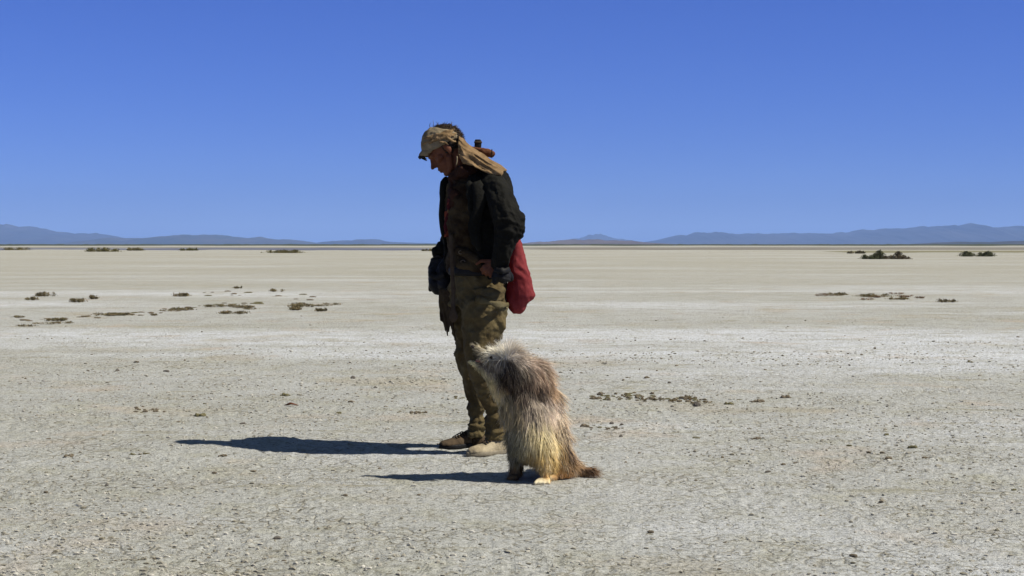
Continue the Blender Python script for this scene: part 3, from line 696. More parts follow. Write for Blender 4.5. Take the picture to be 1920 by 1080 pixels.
# ---- things that hang on the person
# red sack behind the hip
bm = bmesh.new()
rings(bm, [(446, 962, 974, 8.05, .020), (456, 960, 978, 8.05, .035), (480, 958, 984, 8.05, .05), (510, 954, 992, 8.05, .065), (540, 951, 1000, 8.05, .075), (554, 951, 1003, 8.05, .075), (564, 951, 999, 8.05, .065), (570, 951, 990, 8.05, .055), (580, 956, 986, 8.05, .045), (587, 963, 976, 8.05, .025)])
me = fuse(bm, .006, 3); wrinkle(me, [(.010, (14, 14, 3), 91, 'r'), (.005, (22, 22, 12), 93, 'r')])
o = link('sack', me, M_red, origin=P(976, 585, 8.05)); tag(o, 'limp dark red cloth sack hanging behind the person at the hip', 'sack')
bm = bmesh.new(); capx(bm, [(962, 450, 8.03, 3), (966, 444, 8.05, 4), (974, 450, 8.07, 3)], 1); link('drawstring', fuse(bm, .003, 1), M_strap, o)
# black pouch hanging under the far hand
bm = bmesh.new(); capx(bm, [(822, 500, 8.26, 13), (817, 512, 8.26, 15.5), (819, 530, 8.26, 17), (824, 538, 8.25, 15)]); capx(bm, [(838, 488, 8.22, 10), (834, 505, 8.22, 15), (834, 535, 8.2, 14)]); capx(bm, [(812, 488, 8.27, 7), (838, 490, 8.24, 9)])
capx(bm, [(812, 490, 8.27, 8), (806, 515, 8.27, 4.5), (807, 543, 8.27, 4)])
me = fuse(bm, .006, 3); wrinkle(me, [(.008, (12, 12, 12), 95, 'f'), (.004, (24, 24, 24), 97, 'r')])
o = link('pouch', me, M_black, origin=P(822, 552, 8.25)); tag(o, 'black leather pouch hanging at the front of the trousers below the far hand', 'pouch')
me = ribbon(spline([P(814, 486, 8.27), P(822, 480, 8.25), P(832, 486, 8.25)], 10), [.012] * 10, .006); link('strap', me, M_black, o)
me = ribbon(spline([P(806, 512, 8.215), P(820, 520, 8.19), P(834, 514, 8.165)], 10), [.030] * 10, .008); link('flap', me, M_black, o)
# dark holster pouch at the near hip
bm = bmesh.new(); capx(bm, [(935, 500, 7.86, 9), (938, 515, 7.84, 13), (945, 520, 7.85, 13)]); capx(bm, [(930, 512, 7.85, 8), (928, 528, 7.84, 7)]); capx(bm, [(950, 510, 7.88, 9), (958, 522, 7.89, 6)])
me = fuse(bm, .005, 3); wrinkle(me, [(.007, (14, 14, 14), 99, 'r')]); o = link('hip_pouch', me, M_black, origin=P(942, 535, 7.85)); tag(o, 'small black pouch on the belt in front of the red sack', 'pouch')
me = ribbon(spline([P(928, 505, 7.82), P(942, 509, 7.80), P(955, 505, 7.84)], 10), [.026] * 10, .008); link('flap', me, M_black, o)
# rolled rust blanket on the upper back and the dark rifle butt beside it
bm = bmesh.new(); capx(bm, [(886, 281, 8.22, 7.0), (905, 284, 8.20, 7.5), (921, 288, 8.19, 7.5)])
me = fuse(bm, .0035, 1); wrinkle(me, [(.007, (14, 30, 50), 101, 'r')])
o = link('blanket_roll', me, M_roll, origin=P(905, 290, 8.2)); tag(o, 'small rust brown rolled blanket lying across the upper back', 'bedroll')
bm = bmesh.new()
for k in range(16): a = 2 * math.pi * k / 16; sphere(bm, P(921, 288, 8.19) + Vector((.004, math.cos(a) * .0215, math.sin(a) * .0215)), .004, 1)
link('cord', fuse(bm, .0025, 1), M_black, o)
bm = bmesh.new(); a = P(897, 263, 8.24); b = P(893, 300, 8.24); v = (a - b).normalized()
for (t, w, d) in ((0, .016, .013),): rings(bm, [(261.5, 891, 900.5, 8.24, .010), (263, 890, 902.5, 8.24, .014), (268, 889.8, 903, 8.24, .015), (277, 889.2, 902.4, 8.24, .015), (300, 889, 902, 8.24, .015), (340, 891, 901, 8.24, .014)], 16, pw=3.5)
me = fuse(bm, .003, 1); o = link('tool_handle', me, M_black, origin=P(896, 340, 8.24)); tag(o, 'dark upright handle sticking up behind the neck beside the rust roll', 'handle')
bm = bmesh.new(); rings(bm, [(265, 888.8, 903.8, 8.24, .018), (268.5, 888.8, 904, 8.24, .018)], 16, pw=3.5); link('collar', fuse(bm, .0025, 1), M_strap, o)

# ================================================================== DOG
dog = empty('dog', (P(1020, 900, 7.15).x, 7.17, 0), 'sitting long-haired shaggy grey and tan dog gazing up at the person', 'dog')
bm = bmesh.new()
capx(bm, [(975, 735, 7.17, 26), (990, 775, 7.15, 31), (999, 812, 7.15, 34), (1001, 836, 7.17, 30)])                 # chest
capx(bm, [(994, 695, 7.20, 22), (1014, 740, 7.23, 26), (1028, 790, 7.27, 29), (1036, 840, 7.30, 30), (1044, 868, 7.31, 21)])  # back to rump
capx(bm, [(1000, 700, 7.20, 24), (962, 692, 7.15, 24)])                                                            # neck
capx(bm, [(950, 680, 7.13, 22), (938, 682, 7.12, 19), (925, 678, 7.12, 14)])                                        # skull
capx(bm, [(927, 675, 7.12, 14), (912, 668, 7.12, 10), (899, 658, 7.12, 6), (888, 648, 7.12, 3)])                   # upper muzzle
capx(bm, [(938, 710, 7.13, 18), (922, 698, 7.13, 16), (908, 690, 7.13, 11), (896, 685, 7.13, 6.5), (882, 679.5, 7.13, 3)])                   # lower jaw
capx(bm, [(918, 704, 7.14, 9), (928, 720, 7.14, 11), (941, 738, 7.15, 14), (960, 764, 7.16, 18)])                                        # throat
capx(bm, [(1004, 770, 7.16, 22), (1014, 815, 7.12, 19), (1019, 850, 7.08, 15), (1022, 880, 7.07, 9.5), (1023, 900, 7.075, 8)])             # near foreleg
capx(bm, [(975, 800, 7.22, 20), (972, 850, 7.22, 14), (968, 880, 7.21, 9), (966, 891, 7.21, 8)])                    # far foreleg
for dx in (-7, -2.4, 2.4, 7):
    capx(bm, [(1022 + dx * .6, 898, 7.07, 6.5), (1018 + dx * 1.3, 902, 7.04 , 5.0), (1016 + dx * 1.8, 906, 7.02, 3.6)], 2)   # toes
    capx(bm, [(966 + dx * .5, 891, 7.21, 4), (962 + dx, 894, 7.17, 3.8), (960 + dx, 897, 7.15, 3.0)], 2)
capx(bm, [(1040, 845, 7.24, 28), (1046, 870, 7.20, 20)])                                                            # near thigh
capx(bm, [(1060, 888, 7.25, 7), (1040, 895, 7.16, 7.5), (1030, 897, 7.14, 5)])                                      # near hind foot
capx(bm, [(1040, 850, 7.42, 22), (1052, 878, 7.42, 10), (1030, 886, 7.36, 7)])
capx(bm, [(1054, 862, 7.31, 17), (1074, 874, 7.30, 11), (1092, 882, 7.27, 6.5), (1108, 881, 7.25, 3.5)])                 # tail
sphere(bm, P(956, 688, 7.055), .042, 3, (.55, .30, 1.1)); sphere(bm, P(952, 672, 7.08), .028, 2)                    # near ear flap
sphere(bm, P(952, 686, 7.21), .038, 3, (.5, .3, 1.0))
me = fuse(bm, .0055, 3)
co = co_of(me); co[:, 2] = np.maximum(co[:, 2], 0.004); set_co(me, co)
# groom: (px, py, length m, dir x, dir z, colour sRGB: coat tone, with shade under the nape painted in)
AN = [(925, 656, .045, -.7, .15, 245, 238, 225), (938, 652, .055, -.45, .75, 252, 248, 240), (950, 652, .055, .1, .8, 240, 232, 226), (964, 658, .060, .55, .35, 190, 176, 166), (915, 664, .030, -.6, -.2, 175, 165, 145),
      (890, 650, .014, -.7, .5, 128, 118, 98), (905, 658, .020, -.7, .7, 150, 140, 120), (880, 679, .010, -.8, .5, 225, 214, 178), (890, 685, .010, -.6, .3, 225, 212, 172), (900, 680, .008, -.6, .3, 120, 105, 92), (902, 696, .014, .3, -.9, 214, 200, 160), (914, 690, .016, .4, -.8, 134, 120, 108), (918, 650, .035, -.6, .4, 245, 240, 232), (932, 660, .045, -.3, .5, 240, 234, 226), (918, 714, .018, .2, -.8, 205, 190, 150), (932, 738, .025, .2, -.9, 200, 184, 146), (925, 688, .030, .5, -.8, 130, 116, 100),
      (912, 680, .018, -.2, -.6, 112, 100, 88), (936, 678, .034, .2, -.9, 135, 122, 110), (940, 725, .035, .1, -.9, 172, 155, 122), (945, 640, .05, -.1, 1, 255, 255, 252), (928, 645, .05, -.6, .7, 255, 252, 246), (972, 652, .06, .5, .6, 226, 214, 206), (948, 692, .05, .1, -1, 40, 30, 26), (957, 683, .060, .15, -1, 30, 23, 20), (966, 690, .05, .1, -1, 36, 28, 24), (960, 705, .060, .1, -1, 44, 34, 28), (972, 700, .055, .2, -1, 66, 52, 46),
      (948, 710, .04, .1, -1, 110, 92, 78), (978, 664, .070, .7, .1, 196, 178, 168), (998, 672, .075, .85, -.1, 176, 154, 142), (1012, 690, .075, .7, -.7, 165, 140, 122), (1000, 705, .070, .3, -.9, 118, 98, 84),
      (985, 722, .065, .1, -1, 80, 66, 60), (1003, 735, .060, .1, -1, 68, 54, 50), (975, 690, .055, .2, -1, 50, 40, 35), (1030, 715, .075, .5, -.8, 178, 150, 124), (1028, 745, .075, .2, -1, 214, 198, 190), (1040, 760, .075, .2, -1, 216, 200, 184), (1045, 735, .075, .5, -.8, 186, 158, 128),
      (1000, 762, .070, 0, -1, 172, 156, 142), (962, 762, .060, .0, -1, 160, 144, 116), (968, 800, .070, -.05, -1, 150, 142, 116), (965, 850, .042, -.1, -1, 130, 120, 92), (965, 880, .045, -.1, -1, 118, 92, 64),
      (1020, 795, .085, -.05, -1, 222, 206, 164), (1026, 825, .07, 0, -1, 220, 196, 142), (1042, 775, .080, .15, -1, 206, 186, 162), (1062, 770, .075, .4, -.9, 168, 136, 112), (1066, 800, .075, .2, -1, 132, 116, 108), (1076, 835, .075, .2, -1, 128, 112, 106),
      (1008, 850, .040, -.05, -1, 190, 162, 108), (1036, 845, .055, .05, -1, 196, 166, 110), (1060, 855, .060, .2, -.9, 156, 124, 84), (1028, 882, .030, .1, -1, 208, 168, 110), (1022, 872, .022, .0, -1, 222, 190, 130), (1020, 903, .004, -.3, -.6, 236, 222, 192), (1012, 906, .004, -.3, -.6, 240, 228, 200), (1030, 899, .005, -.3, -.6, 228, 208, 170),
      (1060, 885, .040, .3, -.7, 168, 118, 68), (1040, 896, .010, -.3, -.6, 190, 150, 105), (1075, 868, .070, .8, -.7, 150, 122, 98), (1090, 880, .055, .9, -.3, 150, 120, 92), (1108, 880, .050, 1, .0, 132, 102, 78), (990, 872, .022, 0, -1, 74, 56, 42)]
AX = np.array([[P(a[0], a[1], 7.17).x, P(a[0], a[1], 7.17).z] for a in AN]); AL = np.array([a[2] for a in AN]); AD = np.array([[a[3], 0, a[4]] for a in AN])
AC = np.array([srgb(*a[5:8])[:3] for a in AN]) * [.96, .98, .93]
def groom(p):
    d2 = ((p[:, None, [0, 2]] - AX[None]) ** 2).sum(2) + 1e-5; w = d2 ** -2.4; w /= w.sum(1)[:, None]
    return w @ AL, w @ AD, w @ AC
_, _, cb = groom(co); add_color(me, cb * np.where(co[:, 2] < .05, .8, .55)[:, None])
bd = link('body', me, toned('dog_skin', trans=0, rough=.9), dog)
tmp = me.copy(); tmp.transform(Matrix.Translation(WLOC[bd]))
def fur(n, lk, wk, jit, seed, ck=1.0):
    global rng
    rng = np.random.default_rng(seed)
    p, nn = sample(tmp, n); L, D, C = groom(p + rng.normal(0, .008, p.shape))
    # locks: neighbouring strands share direction, length and tone
    cl = np.floor(p / .018 + rng.normal(0, .10, p.shape)).astype(np.int64)
    r1 = hash3(cl[:, 0], cl[:, 1], cl[:, 2], 1); r2 = hash3(cl[:, 0], cl[:, 1], cl[:, 2], 2); r3 = hash3(cl[:, 0], cl[:, 1], cl[:, 2], 3)
    big = np.stack([vnoise(p * 22, 5), vnoise(p * 22, 6), vnoise(p * 22, 7)], 1)
    D = D / (np.linalg.norm(D, axis=1)[:, None] + 1e-6)
    short = np.clip(L / .03, 0, 1)[:, None]
    cen = (cl + .5) * .018; pull = (cen - p); pull -= nn * (pull * nn).sum(1)[:, None]
    d = D * 1.0 + nn * (.15 * short + .06) + big * .42 * short + np.stack([r1 - .5, r2 - .5, r3 - .5], 1) * .36 * short + rng.normal(0, jit, p.shape) + pull * 15 * short
    d /= np.linalg.norm(d, axis=1)[:, None]
    L = L * lk * (.65 + .55 * r1) * rng.uniform(.7, 1.2, n)
    L = np.minimum(L, np.where(d[:, 2] < 0, (p[:, 2] + .004) / np.maximum(.25, -d[:, 2] + .25), 9))
    tone = (.55 + .85 * r2) * rng.uniform(.8, 1.2, n) * (1 + .35 * vnoise(p * 26, 9))
    light = (r3 > .78) * rng.random(n) * np.clip(C.mean(1) / .22, .1, 1)
    C = C * tone[:, None] * ck; C = C * (1 - .6 * light[:, None]) + .6 * light[:, None] * np.array([.80, .70, .52])
    k = L > .002
    return strands(p[k], d[k], nn[k], L[k], C[k], np.full(k.sum(), wk) * np.clip(L[k] / .03, .5, 1), seg=6, droop=.75, curl=.30)
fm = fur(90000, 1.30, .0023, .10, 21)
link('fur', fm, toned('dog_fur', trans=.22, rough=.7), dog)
M_nose = NB('dog_nose'); M_nose.b.inputs['Base Color'].default_value = (.03, .022, .02, 1); M_nose.b.inputs['Roughness'].default_value = .35
bm = bmesh.new(); sphere(bm, P(886, 649.0, 7.115), .0075, 3, (1, 1.1, .8)); sphere(bm, P(887, 651, 7.10), .005, 2)
me = bpy.data.meshes.new('n'); bm.to_mesh(me); bm.free(); link('nose', me, M_nose.m, dog)
bm = bmesh.new(); sphere(bm, P(921, 670, 7.087), .008, 3); me = bpy.data.meshes.new('n'); bm.to_mesh(me); bm.free(); link('eye', me, M_iris.m, dog)
M_tongue = NB('dog_mouth'); M_tongue.b.inputs['Base Color'].default_value = (.22, .10, .09, 1)
bm = bmesh.new(); capx(bm, [(906, 676, 7.12, 5), (899, 675.5, 7.12, 4), (894, 676.5, 7.12, 2.6)]); link('tongue', fuse(bm, .003, 1), M_tongue.m, dog)

# ================================================================== LITTLE THINGS ON THE GROUND
M_clod = cloth('clod', (0.12, 0.10, 0.07, 1), (0.20, 0.17, 0.125, 1), 40, 300, 1.0, .5)
M_clodg = cloth('mossy_clod', (0.10, 0.095, 0.045, 1), (0.19, 0.17, 0.10, 1), 40, 300, 1.0, .5)
M_stone = cloth('dark_stone', (0.075, 0.068, 0.058, 1), (0.15, 0.135, 0.12, 1), 30, 300, .9, .4)
M_grit = cloth('grit', (0.17, 0.155, 0.115, 1), (0.46, 0.45, 0.41, 1), 9, 60, 1.0, .2)
def rock_mesh(seed, sub=3, sq=.6, rough=.35):
    bm = bmesh.new(); bmesh.ops.create_icosphere(bm, subdivisions=sub, radius=1); me = bpy.data.meshes.new('rock'); bm.to_mesh(me); bm.free()
    co = co_of(me); r = 1 + rough * fbm(co * 1.4 + seed, seed, 2) + rough * .6 * ridged(co * 3 + seed, seed + 3, 2); co = co * r[:, None] * [1, .8, sq]; co[:, 2] += sq * .45; set_co(me, co)
    return me
rocks = [rock_mesh(s, 3, .5 + .1 * (s % 3)) for s in range(1, 7)]
for m_, r_ in zip((M_clod, M_clod, M_clodg, M_clod, M_stone, M_stone), rocks): r_.materials.append(m_)
flatrock_set = []
def put(name, me, px, py, wpx, rot=None, flat=1.0):
    if py < 625: flat = .42; wpx *= .8
    g = G(px, py); s = wpx / 2 * g.y / F
    up_ = 1.5 if me in flatrock_set and py > 625 else 1.0
    o = bpy.data.objects.new(name, me); COL.objects.link(o); o.location = (g.x, g.y, gz(g.x, g.y) + (.06 if up_ > 1 else -.12) * s * flat); o.scale = (s, s * random.uniform(.8, 1.1), s * flat * up_)
    o.rotation_euler = (0, 0, rot if rot is not None else random.uniform(-.5, .5)); return o
# the band of crumbly clods right of the dog
band_px = []
for k in range(96):
    u = random.random(); x = 1108 + u * 205; y = 748 + (x - 1200) * .03 + random.gauss(0, 3.4) - 3 * math.exp(-((x - 1200) / 50) ** 2)
    band_px.append((x, y, random.uniform(4, 8.5) + 4 * (random.random() > .85)))
for (x, y, w) in band_px:
    tag(put('clod', rocks[random.randrange(4)], x, y, w), 'small brown crumbly clod in the dense band right of the dog', 'clod', 'clods in the dense band right of the dog')
stones = [(1307, 763, 14, 4, 'dark stone just below the right end of the clod band right of the dog'), (1440, 885, 10, 5, 'two-tone stone with a bright right face standing alone at lower right'), (1901, 918, 10, 2, 'olive brown stone at the far lower right corner'),
          (1786, 897, 7, 3, 'small brown stone left of the corner stone at lower right'), (662, 710, 9, 4, 'dark grey stone left of the person on the pale flat'), (220, 695, 8, 4, 'dark pebble on the left flat, left of a pale capped stone'),
          (312, 696, 11, 5, 'grey stone with a pale cap on the left flat'), (880, 705, 9, 4, None), (1255, 719, 6, 4, 'lone dark pebble above the clod band right of the dog'), (1213, 711, 10, 0, 'grey brown lump above the left end of the clod band'),
          (1090, 731, 10, 2, 'small green brown clump just right of the dog shoulder'), (635, 776, 10, 2, 'dark mossy lump above the long shadow of the person'), (704, 726, 7, 4, 'small dark pebble right of the grey stone on the left flat'),
          (1711, 842, 16, 2, 'olive lump on the right flat above a row of darker lumps'), (1629, 852, 9, 3, 'left lump of a dark pair on the lower right flat'), (1654, 853, 9, 3, 'right lump of a dark pair on the lower right flat'),
          (1666, 863, 14, 3, 'widest dark lump below the olive lump on the lower right flat'), (1734, 862, 11, 3, 'dark lump ending the row on the lower right flat'), (1662, 815, 9, 2, 'small olive lump in the middle of the right flat'),
          (1592, 836, 10, 2, 'olive crumb left of the olive lump on the right flat'), (1469, 869, 9, 0, 'brown lump right of the two-tone stone'), (1491, 867, 8, 0, 'second brown lump right of the two-tone stone'),
          (402, 889, 9, 3, 'brown lump below the tip of the long shadow'), (200, 909, 7, 4, 'dark stone near the lower left corner'), (86, 924, 9, 3, 'brown lump at the lower left corner'), (455, 795, 10, 5, 'pale stone beside the tip of the long shadow'),
          (165, 695, 6, 4, 'tiny dark pebble at far left of the flat'), (1670, 617, 5, 4, 'tiny black pebble alone on the middle distance at right'), (1147, 797, 8, 4, 'dark pebble nearest the dog on its right'), (1166, 798, 7, 4, 'dark pebble second from the dog on its right'),
          (1164, 821, 7, 4, 'dark pebble below the mossy streak right of the dog'), (648, 932, 8, 0, 'brown lump at the bottom edge left of the dog shadow'), (712, 879, 7, 0, 'brown lump above the tip of the dog shadow'),
          (290, 766, 9, 0, None), (1220, 1000, 12, 3, 'brown clod in the near ground below the dog'), (520, 1010, 14, 5, 'stone in the near ground at lower left'), (1600, 1040, 15, 3, 'brown clod in the near ground at lower right')]
for (x, y, w, r, lb) in stones:
    if lb: tag(put('stone', rocks[r], x, y, w), lb, 'stone')
M_lit = cloth('pale_stone', (.42, .38, .30, 1), (.52, .48, .40, 1), 30, 300, .9, .3)
# flat mossy or brown crust lumps and streaks
lumps = [(1386, 749, 16, 'left mossy lump beyond the right end of the clod band'), (1419, 754, 32, 'wide mossy lump right of the clod band'), (1365, 759, 26, 'pale brown flat lump below the mossy lumps right of the clod band'), (1476, 746, 28, 'dark tuft-like lump alone on the right flat'),
         (1818, 680, 18, 'small dark lump at right edge of the middle flat'), (1305, 823, 22, 'flat olive lump in the lower right centre'), (1417, 823, 24, 'flat orange brown lump on the right flat'), (375, 779, 34, 'thin dark brown crust right of the brown clump on the left flat'),
         (131, 857, 26, 'yellowish lump at the lower left of the flat'), (248, 855, 18, 'left lump of a brown pair at lower left'), (274, 854, 20, 'right lump of a brown pair at lower left'), (416, 858, 20, 'olive lump under the long shadow'), (385, 757, 14, 'small olive lump above the thin dark crust at left'),
         (92, 826, 12, 'reddish crumb at far lower left'), (534, 742, 26, 'faint olive crust above the bark scrap'), (1168, 568, 60, 'long thin twig-like crust on the middle distance right of the person'), (1140, 566, 18, None)]
M_f = [M_clodg, M_clod]
def cluster_mesh(seed, n, sx=1.0):
    rd = random.Random(seed); V = []; Fc = []; off = 0
    for k in range(n):
        b = rocks[rd.randrange(6)]; c = co_of(b); f = np.array([p.vertices[:] for p in b.polygons]); q = rd.uniform(.10, .34) * (1 if k else 1.3)
        a = rd.uniform(0, 6.28); cs, sn = math.cos(a), math.sin(a); c = np.stack([c[:, 0] * cs - c[:, 1] * sn, c[:, 0] * sn + c[:, 1] * cs, c[:, 2] * rd.uniform(.3, .9)], 1) * q
        c = c + [rd.uniform(-.6, .6), rd.gauss(0, .30), -.03]; V.append(c); Fc.append(f + off); off += len(c)
    return mesh_np('crumbs', np.concatenate(V), np.concatenate(Fc))
flatrock = [cluster_mesh(40 + k, 9 + 2 * k) for k in range(5)]
for k, r_ in enumerate(flatrock): r_.materials.append(M_f[k % 2])
flatrock_set = list(flatrock)
for k, (x, y, w, lb) in enumerate(lumps):
    if lb: tag(put('crust_lump', flatrock[k % 5], x, y, w, 0), lb, 'lump')
def scatter_line(name, x0, y0, x1, y1, n, wd, sy, label, group, meshes=None):
    meshes = meshes or (flatrock + rocks[:4]); far_ = y0 < 625; n = int(n * (1.35 if far_ else 1.5)); wd = (wd[0] * (1.3 if far_ else 1), wd[1] * (1.25 if far_ else .62))
    for k in range(n):
        t = (k + random.random()) / n
        tag(put(name, meshes[random.randrange(len(meshes))], x0 + (x1 - x0) * t + random.gauss(0, 5), y0 + (y1 - y0) * t + random.gauss(0, sy), random.uniform(*wd), 0), label, 'clod', group)
scatter_line('clod', 248, 770, 302, 768, 14, (5, 12), 2.6, 'reddish brown crumb in the clump on the left flat', 'crumbs of the reddish brown clump', rocks[:4])
scatter_line('clod', 1092, 803, 1170, 808, 12, (6, 16), 1.6, 'flat mossy crumb in the streak right of the dog', 'crumbs of the mossy streak right of the dog')
scatter_line('clod', 762, 776, 806, 777, 8, (6, 14), .8, 'flat green crumb in the short streak above the person shadow', 'crumbs of the short green streak')
scatter_line('clod', 843, 746, 872, 749, 6, (6, 12), 1.0, 'flat green crumb beside the person leg', 'crumbs beside the leg')
scatter_line('clod', 30, 602, 300, 588, 34, (5, 16), 1.6, 'flat crumb of the lower dark line on the left middle distance', 'crumbs of the lower dark line')
scatter_line('clod', 210, 590, 400, 572, 30, (5, 14), 1.5, 'flat crumb of the slanting dark line on the left middle distance', 'crumbs of the slanting dark line')
scatter_line('clod', 395, 572, 500, 570, 14, (5, 16), 1.3, 'flat crumb of the short dark line on the middle distance', 'crumbs of the short dark line')
scatter_line('clod', 1550, 552, 1590, 553, 8, (5, 12), 1.6, 'dark crumb of the left cluster on the sandy patch', 'crumbs of the left cluster on the sandy patch', rocks[:4])
scatter_line('clod', 1625, 552, 1710, 560, 16, (5, 16), 1.5, 'brown crumb of the right cluster on the sandy patch', 'crumbs of the right cluster on the sandy patch')
scatter_line('clod', 380, 551, 600, 556, 18, (5, 16), 3.0, 'flat crumb scattered on the middle distance left of the person', 'crumbs left of the person')
# sandy patch
def blotch(px, py, wpx, dep, m, name, label, seed, z=.006):
    g = G(px, py); w = wpx / 2 * g.y / F; n = 60; V = [(g.x, g.y, 0)]
    for k in range(n):
        a = 2 * math.pi * k / n; r = 1 + .35 * fbm(np.array([[math.cos(a) * 1.6, math.sin(a) * 1.6, seed]]), seed, 3)[0]; V.append((g.x + w * r * math.cos(a), g.y + dep * r * math.sin(a), 0))
    V = [(x, y, gz(x, y) + z + .004) for x, y, _ in V]
    me = mesh_np(name, V, [(0, k + 1, (k + 1) % n + 1) for k in range(n)]); o = link(name, me, m); tag(o, label, None, None, 'structure')
# curled bark scrap
M_bark = cloth('bark', (0.075, 0.028, 0.014, 1), (0.13, 0.05, 0.025, 1), 30, 300, .8, .4)
g = G(546, 761)
pts = [g + Vector((x * .0024, y, z)) for x, y, z in ((-19, .02, .004), (-10, .0, .010), (-1, -.01, .017), (8, 0, .012), (18, .02, .003))]
me = ribbon(spline(pts, 14), [.003, .005, .008, .010, .013, .015, .015, .013, .012, .010, .008, .006, .004, .003], .012)
o = link('bark_scrap', me, M_bark, origin=g); tag(o, 'curled reddish brown scrap of bark on the flat left of the person', 'bark')
# pale cap and lit face for two stones
# gravel: uncountable grit and crumbs of crust
rng = np.random.default_rng(5)
def gravel(n, y0, y1, smin, smax, name, m, label, seed, dens=1.4):
    y = y0 * (y1 / y0) ** (rng.random(n) ** dens); u = rng.uniform(-.42, .42, n); x = u * y
    q = np.stack([x, y, np.zeros(n)], 1); keep = fbm(q * [.6, .6, 1], seed, 3) * 1.3 + rng.normal(0, .22, n) > .02; q = q[keep]; n = len(q)
    z = relief(q) * np.clip((40 - q[:, 1]) / 30, 0, 1)
    bm = bmesh.new(); bmesh.ops.create_icosphere(bm, subdivisions=1, radius=1); ic = np.array([v.co[:] for v in bm.verts]); fc = np.array([[v.index for v in f.verts] for f in bm.faces]); bm.free()
    s = smin * (smax / smin) ** (rng.random(n) ** 2.6) * np.clip(q[:, 1] / 9, 1, 1.35)
    V = ic[None] * (1 + rng.uniform(-.3, .3, (n, len(ic), 1))) * (s[:, None] * np.array([1.0, .85, .5]))[:, None, :] * rng.uniform(.6, 1.4, (n, 1, 3))
    V = V + np.stack([q[:, 0], q[:, 1], z + s * .25], 1)[:, None]
    Fc = fc[None] + (np.arange(n) * len(ic))[:, None, None]
    o = link(name, mesh_np(name, V.reshape(-1, 3), Fc.reshape(-1, 3), False), m); tag(o, label, None, None, 'stuff')
gravel(46000, 4.4, 18, .0024, .012, 'grit', M_grit, 'fine grit and crumbs of crust strewn over the near flat', 61)
gravel(800, 4.6, 24, .005, .015, 'gravel', M_clod, 'scattered small brown clods over the flat', 71)

# ---- plants: scrub bushes far out and low dry weeds in the middle distance
M_bush = toned('bush_leaves', trans=.15, rough=.9)
M_stem = leafy('bush_stem', (0.10, 0.075, 0.045, 1), (0.15, 0.11, 0.07, 1))
def bush(px, py, wpx, hpx, label, cat='bush', group=None, col=(.085, .09, .045), lobes=3, n=1600, name='bush', dep=.5, lf=.06):
    g = G(px, py); k = g.y / F; w = wpx * k / 2; h = hpx * k
    root = empty(name, (g.x, g.y, 0), label, cat, group)
    if isinstance(lobes, int): cs = [(random.uniform(-.8, .8) * w, random.uniform(-.5, .5) * w * dep, random.uniform(.55, 1.0), random.uniform(.20, .42)) for _ in range(lobes * 2 + 2)]
    else: cs = [(a * w, random.uniform(-.2, .2) * w, b, c) for a, b, c in lobes]
    pos = []
    wt = [c[3] * c[2] for c in cs]
    for _ in range(n):
        cx, cy, ch, rw = random.choices(cs, wt)[0]; rw = rw * w
        a = random.uniform(0, 2 * math.pi); r = abs(random.gauss(0, .55)); zt = random.random() ** 1.2
        z = zt * h * ch * max(0.1, 1 - .30 * r * r) ; rr = rw * r * (1.2 - .35 * zt)
        pos.append((g.x + cx + math.cos(a) * rr, g.y + cy + math.sin(a) * rr, z + .01))
    pos = np.array(pos); n_ = len(pos); rr = rng
    dirs = rr.normal(0, 1, (n_, 3)) * [.7, .7, .5] + [0, 0, .7]; dirs /= np.linalg.norm(dirs, axis=1)[:, None]
    nm = rr.normal(0, 1, (n_, 3)); nm /= np.linalg.norm(nm, axis=1)[:, None]
    cl = np.array(col) * (.6 + .9 * np.clip(.5 + vnoise(pos * (2.2 / max(w, .3)) * 3, 3), 0, 1))[:, None] * rr.uniform(.6, 1.5, (n_, 1)); cl[:, 0] *= rr.uniform(.9, 1.25, n_)
    me = strands(pos, dirs, nm, rr.uniform(.6, 1.3, n_) * lf, cl, np.full(n_, lf * .45), seg=2, droop=.1, curl=.3)
    link('foliage', me, M_bush, root)
    bm = bmesh.new()
    for cx, cy, ch, _w in cs:
        for _ in range(4):
            a = Vector((g.x + cx * .8, g.y + cy * .8, 0)); b = a + Vector((random.uniform(-.4, .4) * w, random.uniform(-.3, .3) * w, h * ch * .8)); r0 = max(.004, h * .03)
            q = [bm.verts.new(a + Vector((math.cos(t) * r0, math.sin(t) * r0, 0))) for t in (0, 2.1, 4.2)]; tp = bm.verts.new(b)
            for i in range(3): bm.faces.new((q[i], q[(i + 1) % 3], tp))
    me = bpy.data.meshes.new('stem'); bm.to_mesh(me); bm.free(); link('stem', me, M_stem, root)
    return root
bush(1638, 486, 52, 16, 'taller rounded green bush, left one of the pair on the right flat', lobes=[(.45, 1.0, .42), (.15, .6, .4), (-.6, .5, .3), (-.2, .4, .3)], n=3200, lf=.09, col=(.075, .085, .042))
bush(1680, 486, 54, 14, 'lower brownish bush, right one of the pair on the right flat', lobes=[(.15, 1.0, .35), (.5, .5, .3), (-.3, .45, .3), (-.75, .4, .3), (.85, .25, .2)], n=2400, lf=.09, col=(.105, .092, .055))
bush(1832, 481, 70, 9.5, 'long low green bush near the right edge of the flat', lobes=4, n=2600, lf=.12, col=(.075, .085, .042))
bush(1607, 475.5, 38, 5, 'small dark bush beyond and left of the bush pair', lobes=3, n=1000, lf=.14, col=(.08, .075, .04))
bush(192, 472, 62, 7.5, 'wide olive bush clump in front of the water at left', lobes=4, n=1800, lf=.16, col=(.11, .105, .035))
bush(252, 470, 42, 5.5, 'smaller olive clump just right of the wide one at the water', lobes=3, n=1200, lf=.16, col=(.14, .13, .055))
bush(30, 469, 60, 5, 'flat olive clump by the water at the left edge', lobes=4, n=1400, lf=.16, col=(.12, .11, .045))
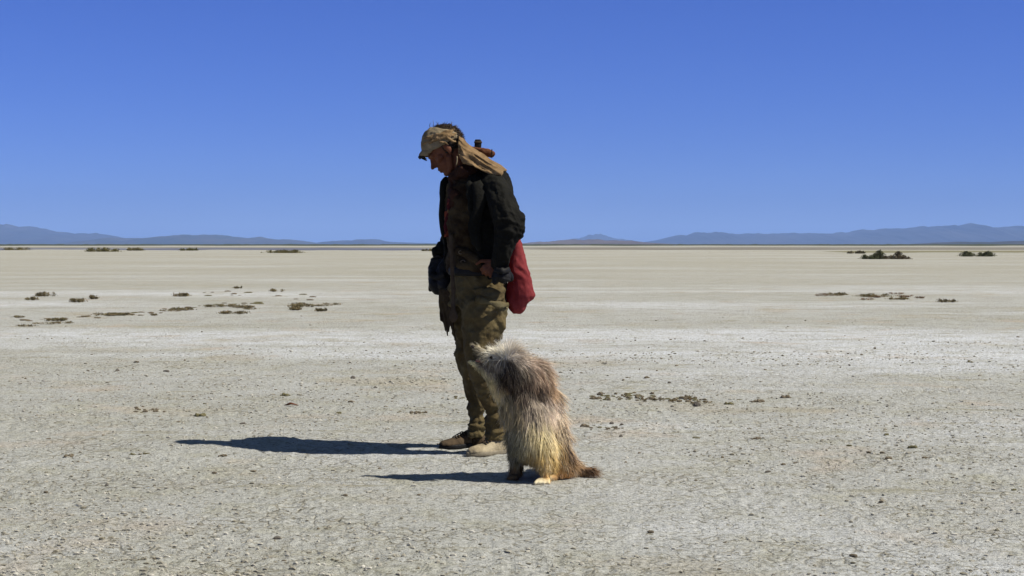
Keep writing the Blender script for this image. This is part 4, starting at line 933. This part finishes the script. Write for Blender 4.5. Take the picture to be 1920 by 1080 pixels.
bush(355, 470, 42, 5, 'small olive clump at the water between the left clumps and the middle one', lobes=3, n=1100, lf=.16, col=(.10, .10, .035))
bush(532, 474.5, 74, 6, 'long flat olive clump in front of the water in the middle left', lobes=5, n=1800, lf=.14, col=(.115, .11, .045))
bush(803, 471, 36, 4.5, 'small olive clump just left of the person at the horizon', lobes=3, n=900, lf=.15, col=(.12, .11, .05))
weeds = [(86, 556, 34, 7, 'largest olive weed on the left middle distance', 500), (60, 563, 22, 4, 'low weed left of the largest weed on the left flat', 250), (147, 567, 30, 6, 'olive weed below and right of the largest weed at left', 420), (176, 561, 16, 6, 'small round weed right of the olive weed at left', 250),
         (338, 556, 40, 5, 'flat wide weed left of centre in the middle distance', 420), (552, 582, 26, 6, 'olive weed among the crumbs left of the person', 360), (520, 547, 24, 4, 'small weed above the others left of the person', 240), (565, 576, 60, 3.5, 'thin spread weed behind the olive weed left of the person', 420),
         (602, 584, 22, 3.5, 'rightmost small weed left of the person', 220), (438, 589, 50, 3, 'thin flat weed below the short dark line', 300), (445, 541, 18, 3, 'tiny weed at the back left of the person', 160), (1775, 567, 34, 4, 'faint weed at the right of the sandy patch', 300)]
weeds += [(1570, 554, 34, 4, 'brown weed at the left end of the sandy patch', 300), (1640, 557, 56, 4, 'long brown weed on the middle of the sandy patch', 500), (1690, 562, 44, 2.5, 'thin brown weed at the right end of the sandy patch', 300),
          (210, 592, 60, 3, 'thin weed along the lower dark line at left', 360), (110, 602, 44, 3, 'thin weed at the left end of the lower dark line', 260), (420, 576, 64, 3, 'thin weed along the short dark line', 360), (340, 582, 40, 3, 'thin weed on the slanting dark line', 260)]
for (x, y, w, h, lb, n) in weeds:
    bush(x, y, w * 1.15, h * 1.3, lb, 'weed', None, (.13, .115, .06), 4, int(n * 1.6), 'dry_weed', .7, .026)

for k in range(20):
    t = random.random(); x = 10 + 640 * t; y = 603 - 34 * t + random.gauss(0, 5)
    bush(x, y, random.uniform(18, 48), random.uniform(1.6, 3.2), 'thin dry weed strung along the broken line on the left middle distance', 'weed', 'thin dry weeds of the broken line at left', (.15, .135, .08), 4, 200, 'dry_weed', .7, .020)
for k in range(9):
    bush(random.uniform(1540, 1730), random.gauss(557, 4), random.uniform(14, 40), random.uniform(1.6, 3.4), 'low brown weed scattered over the sandy patch at right', 'weed', 'low brown weeds on the sandy patch', (.17, .12, .075), 4, 180, 'dry_weed', .7, .020)
for k in range(12):
    bush(random.uniform(1120, 1330), random.gauss(750, 5), random.uniform(8, 18), random.uniform(1.8, 3.6), 'tiny dry tuft among the clods right of the dog', 'tuft', 'tiny dry tufts among the clods', (.15, .13, .07), 3, 90, 'dry_tuft', .7, .010)
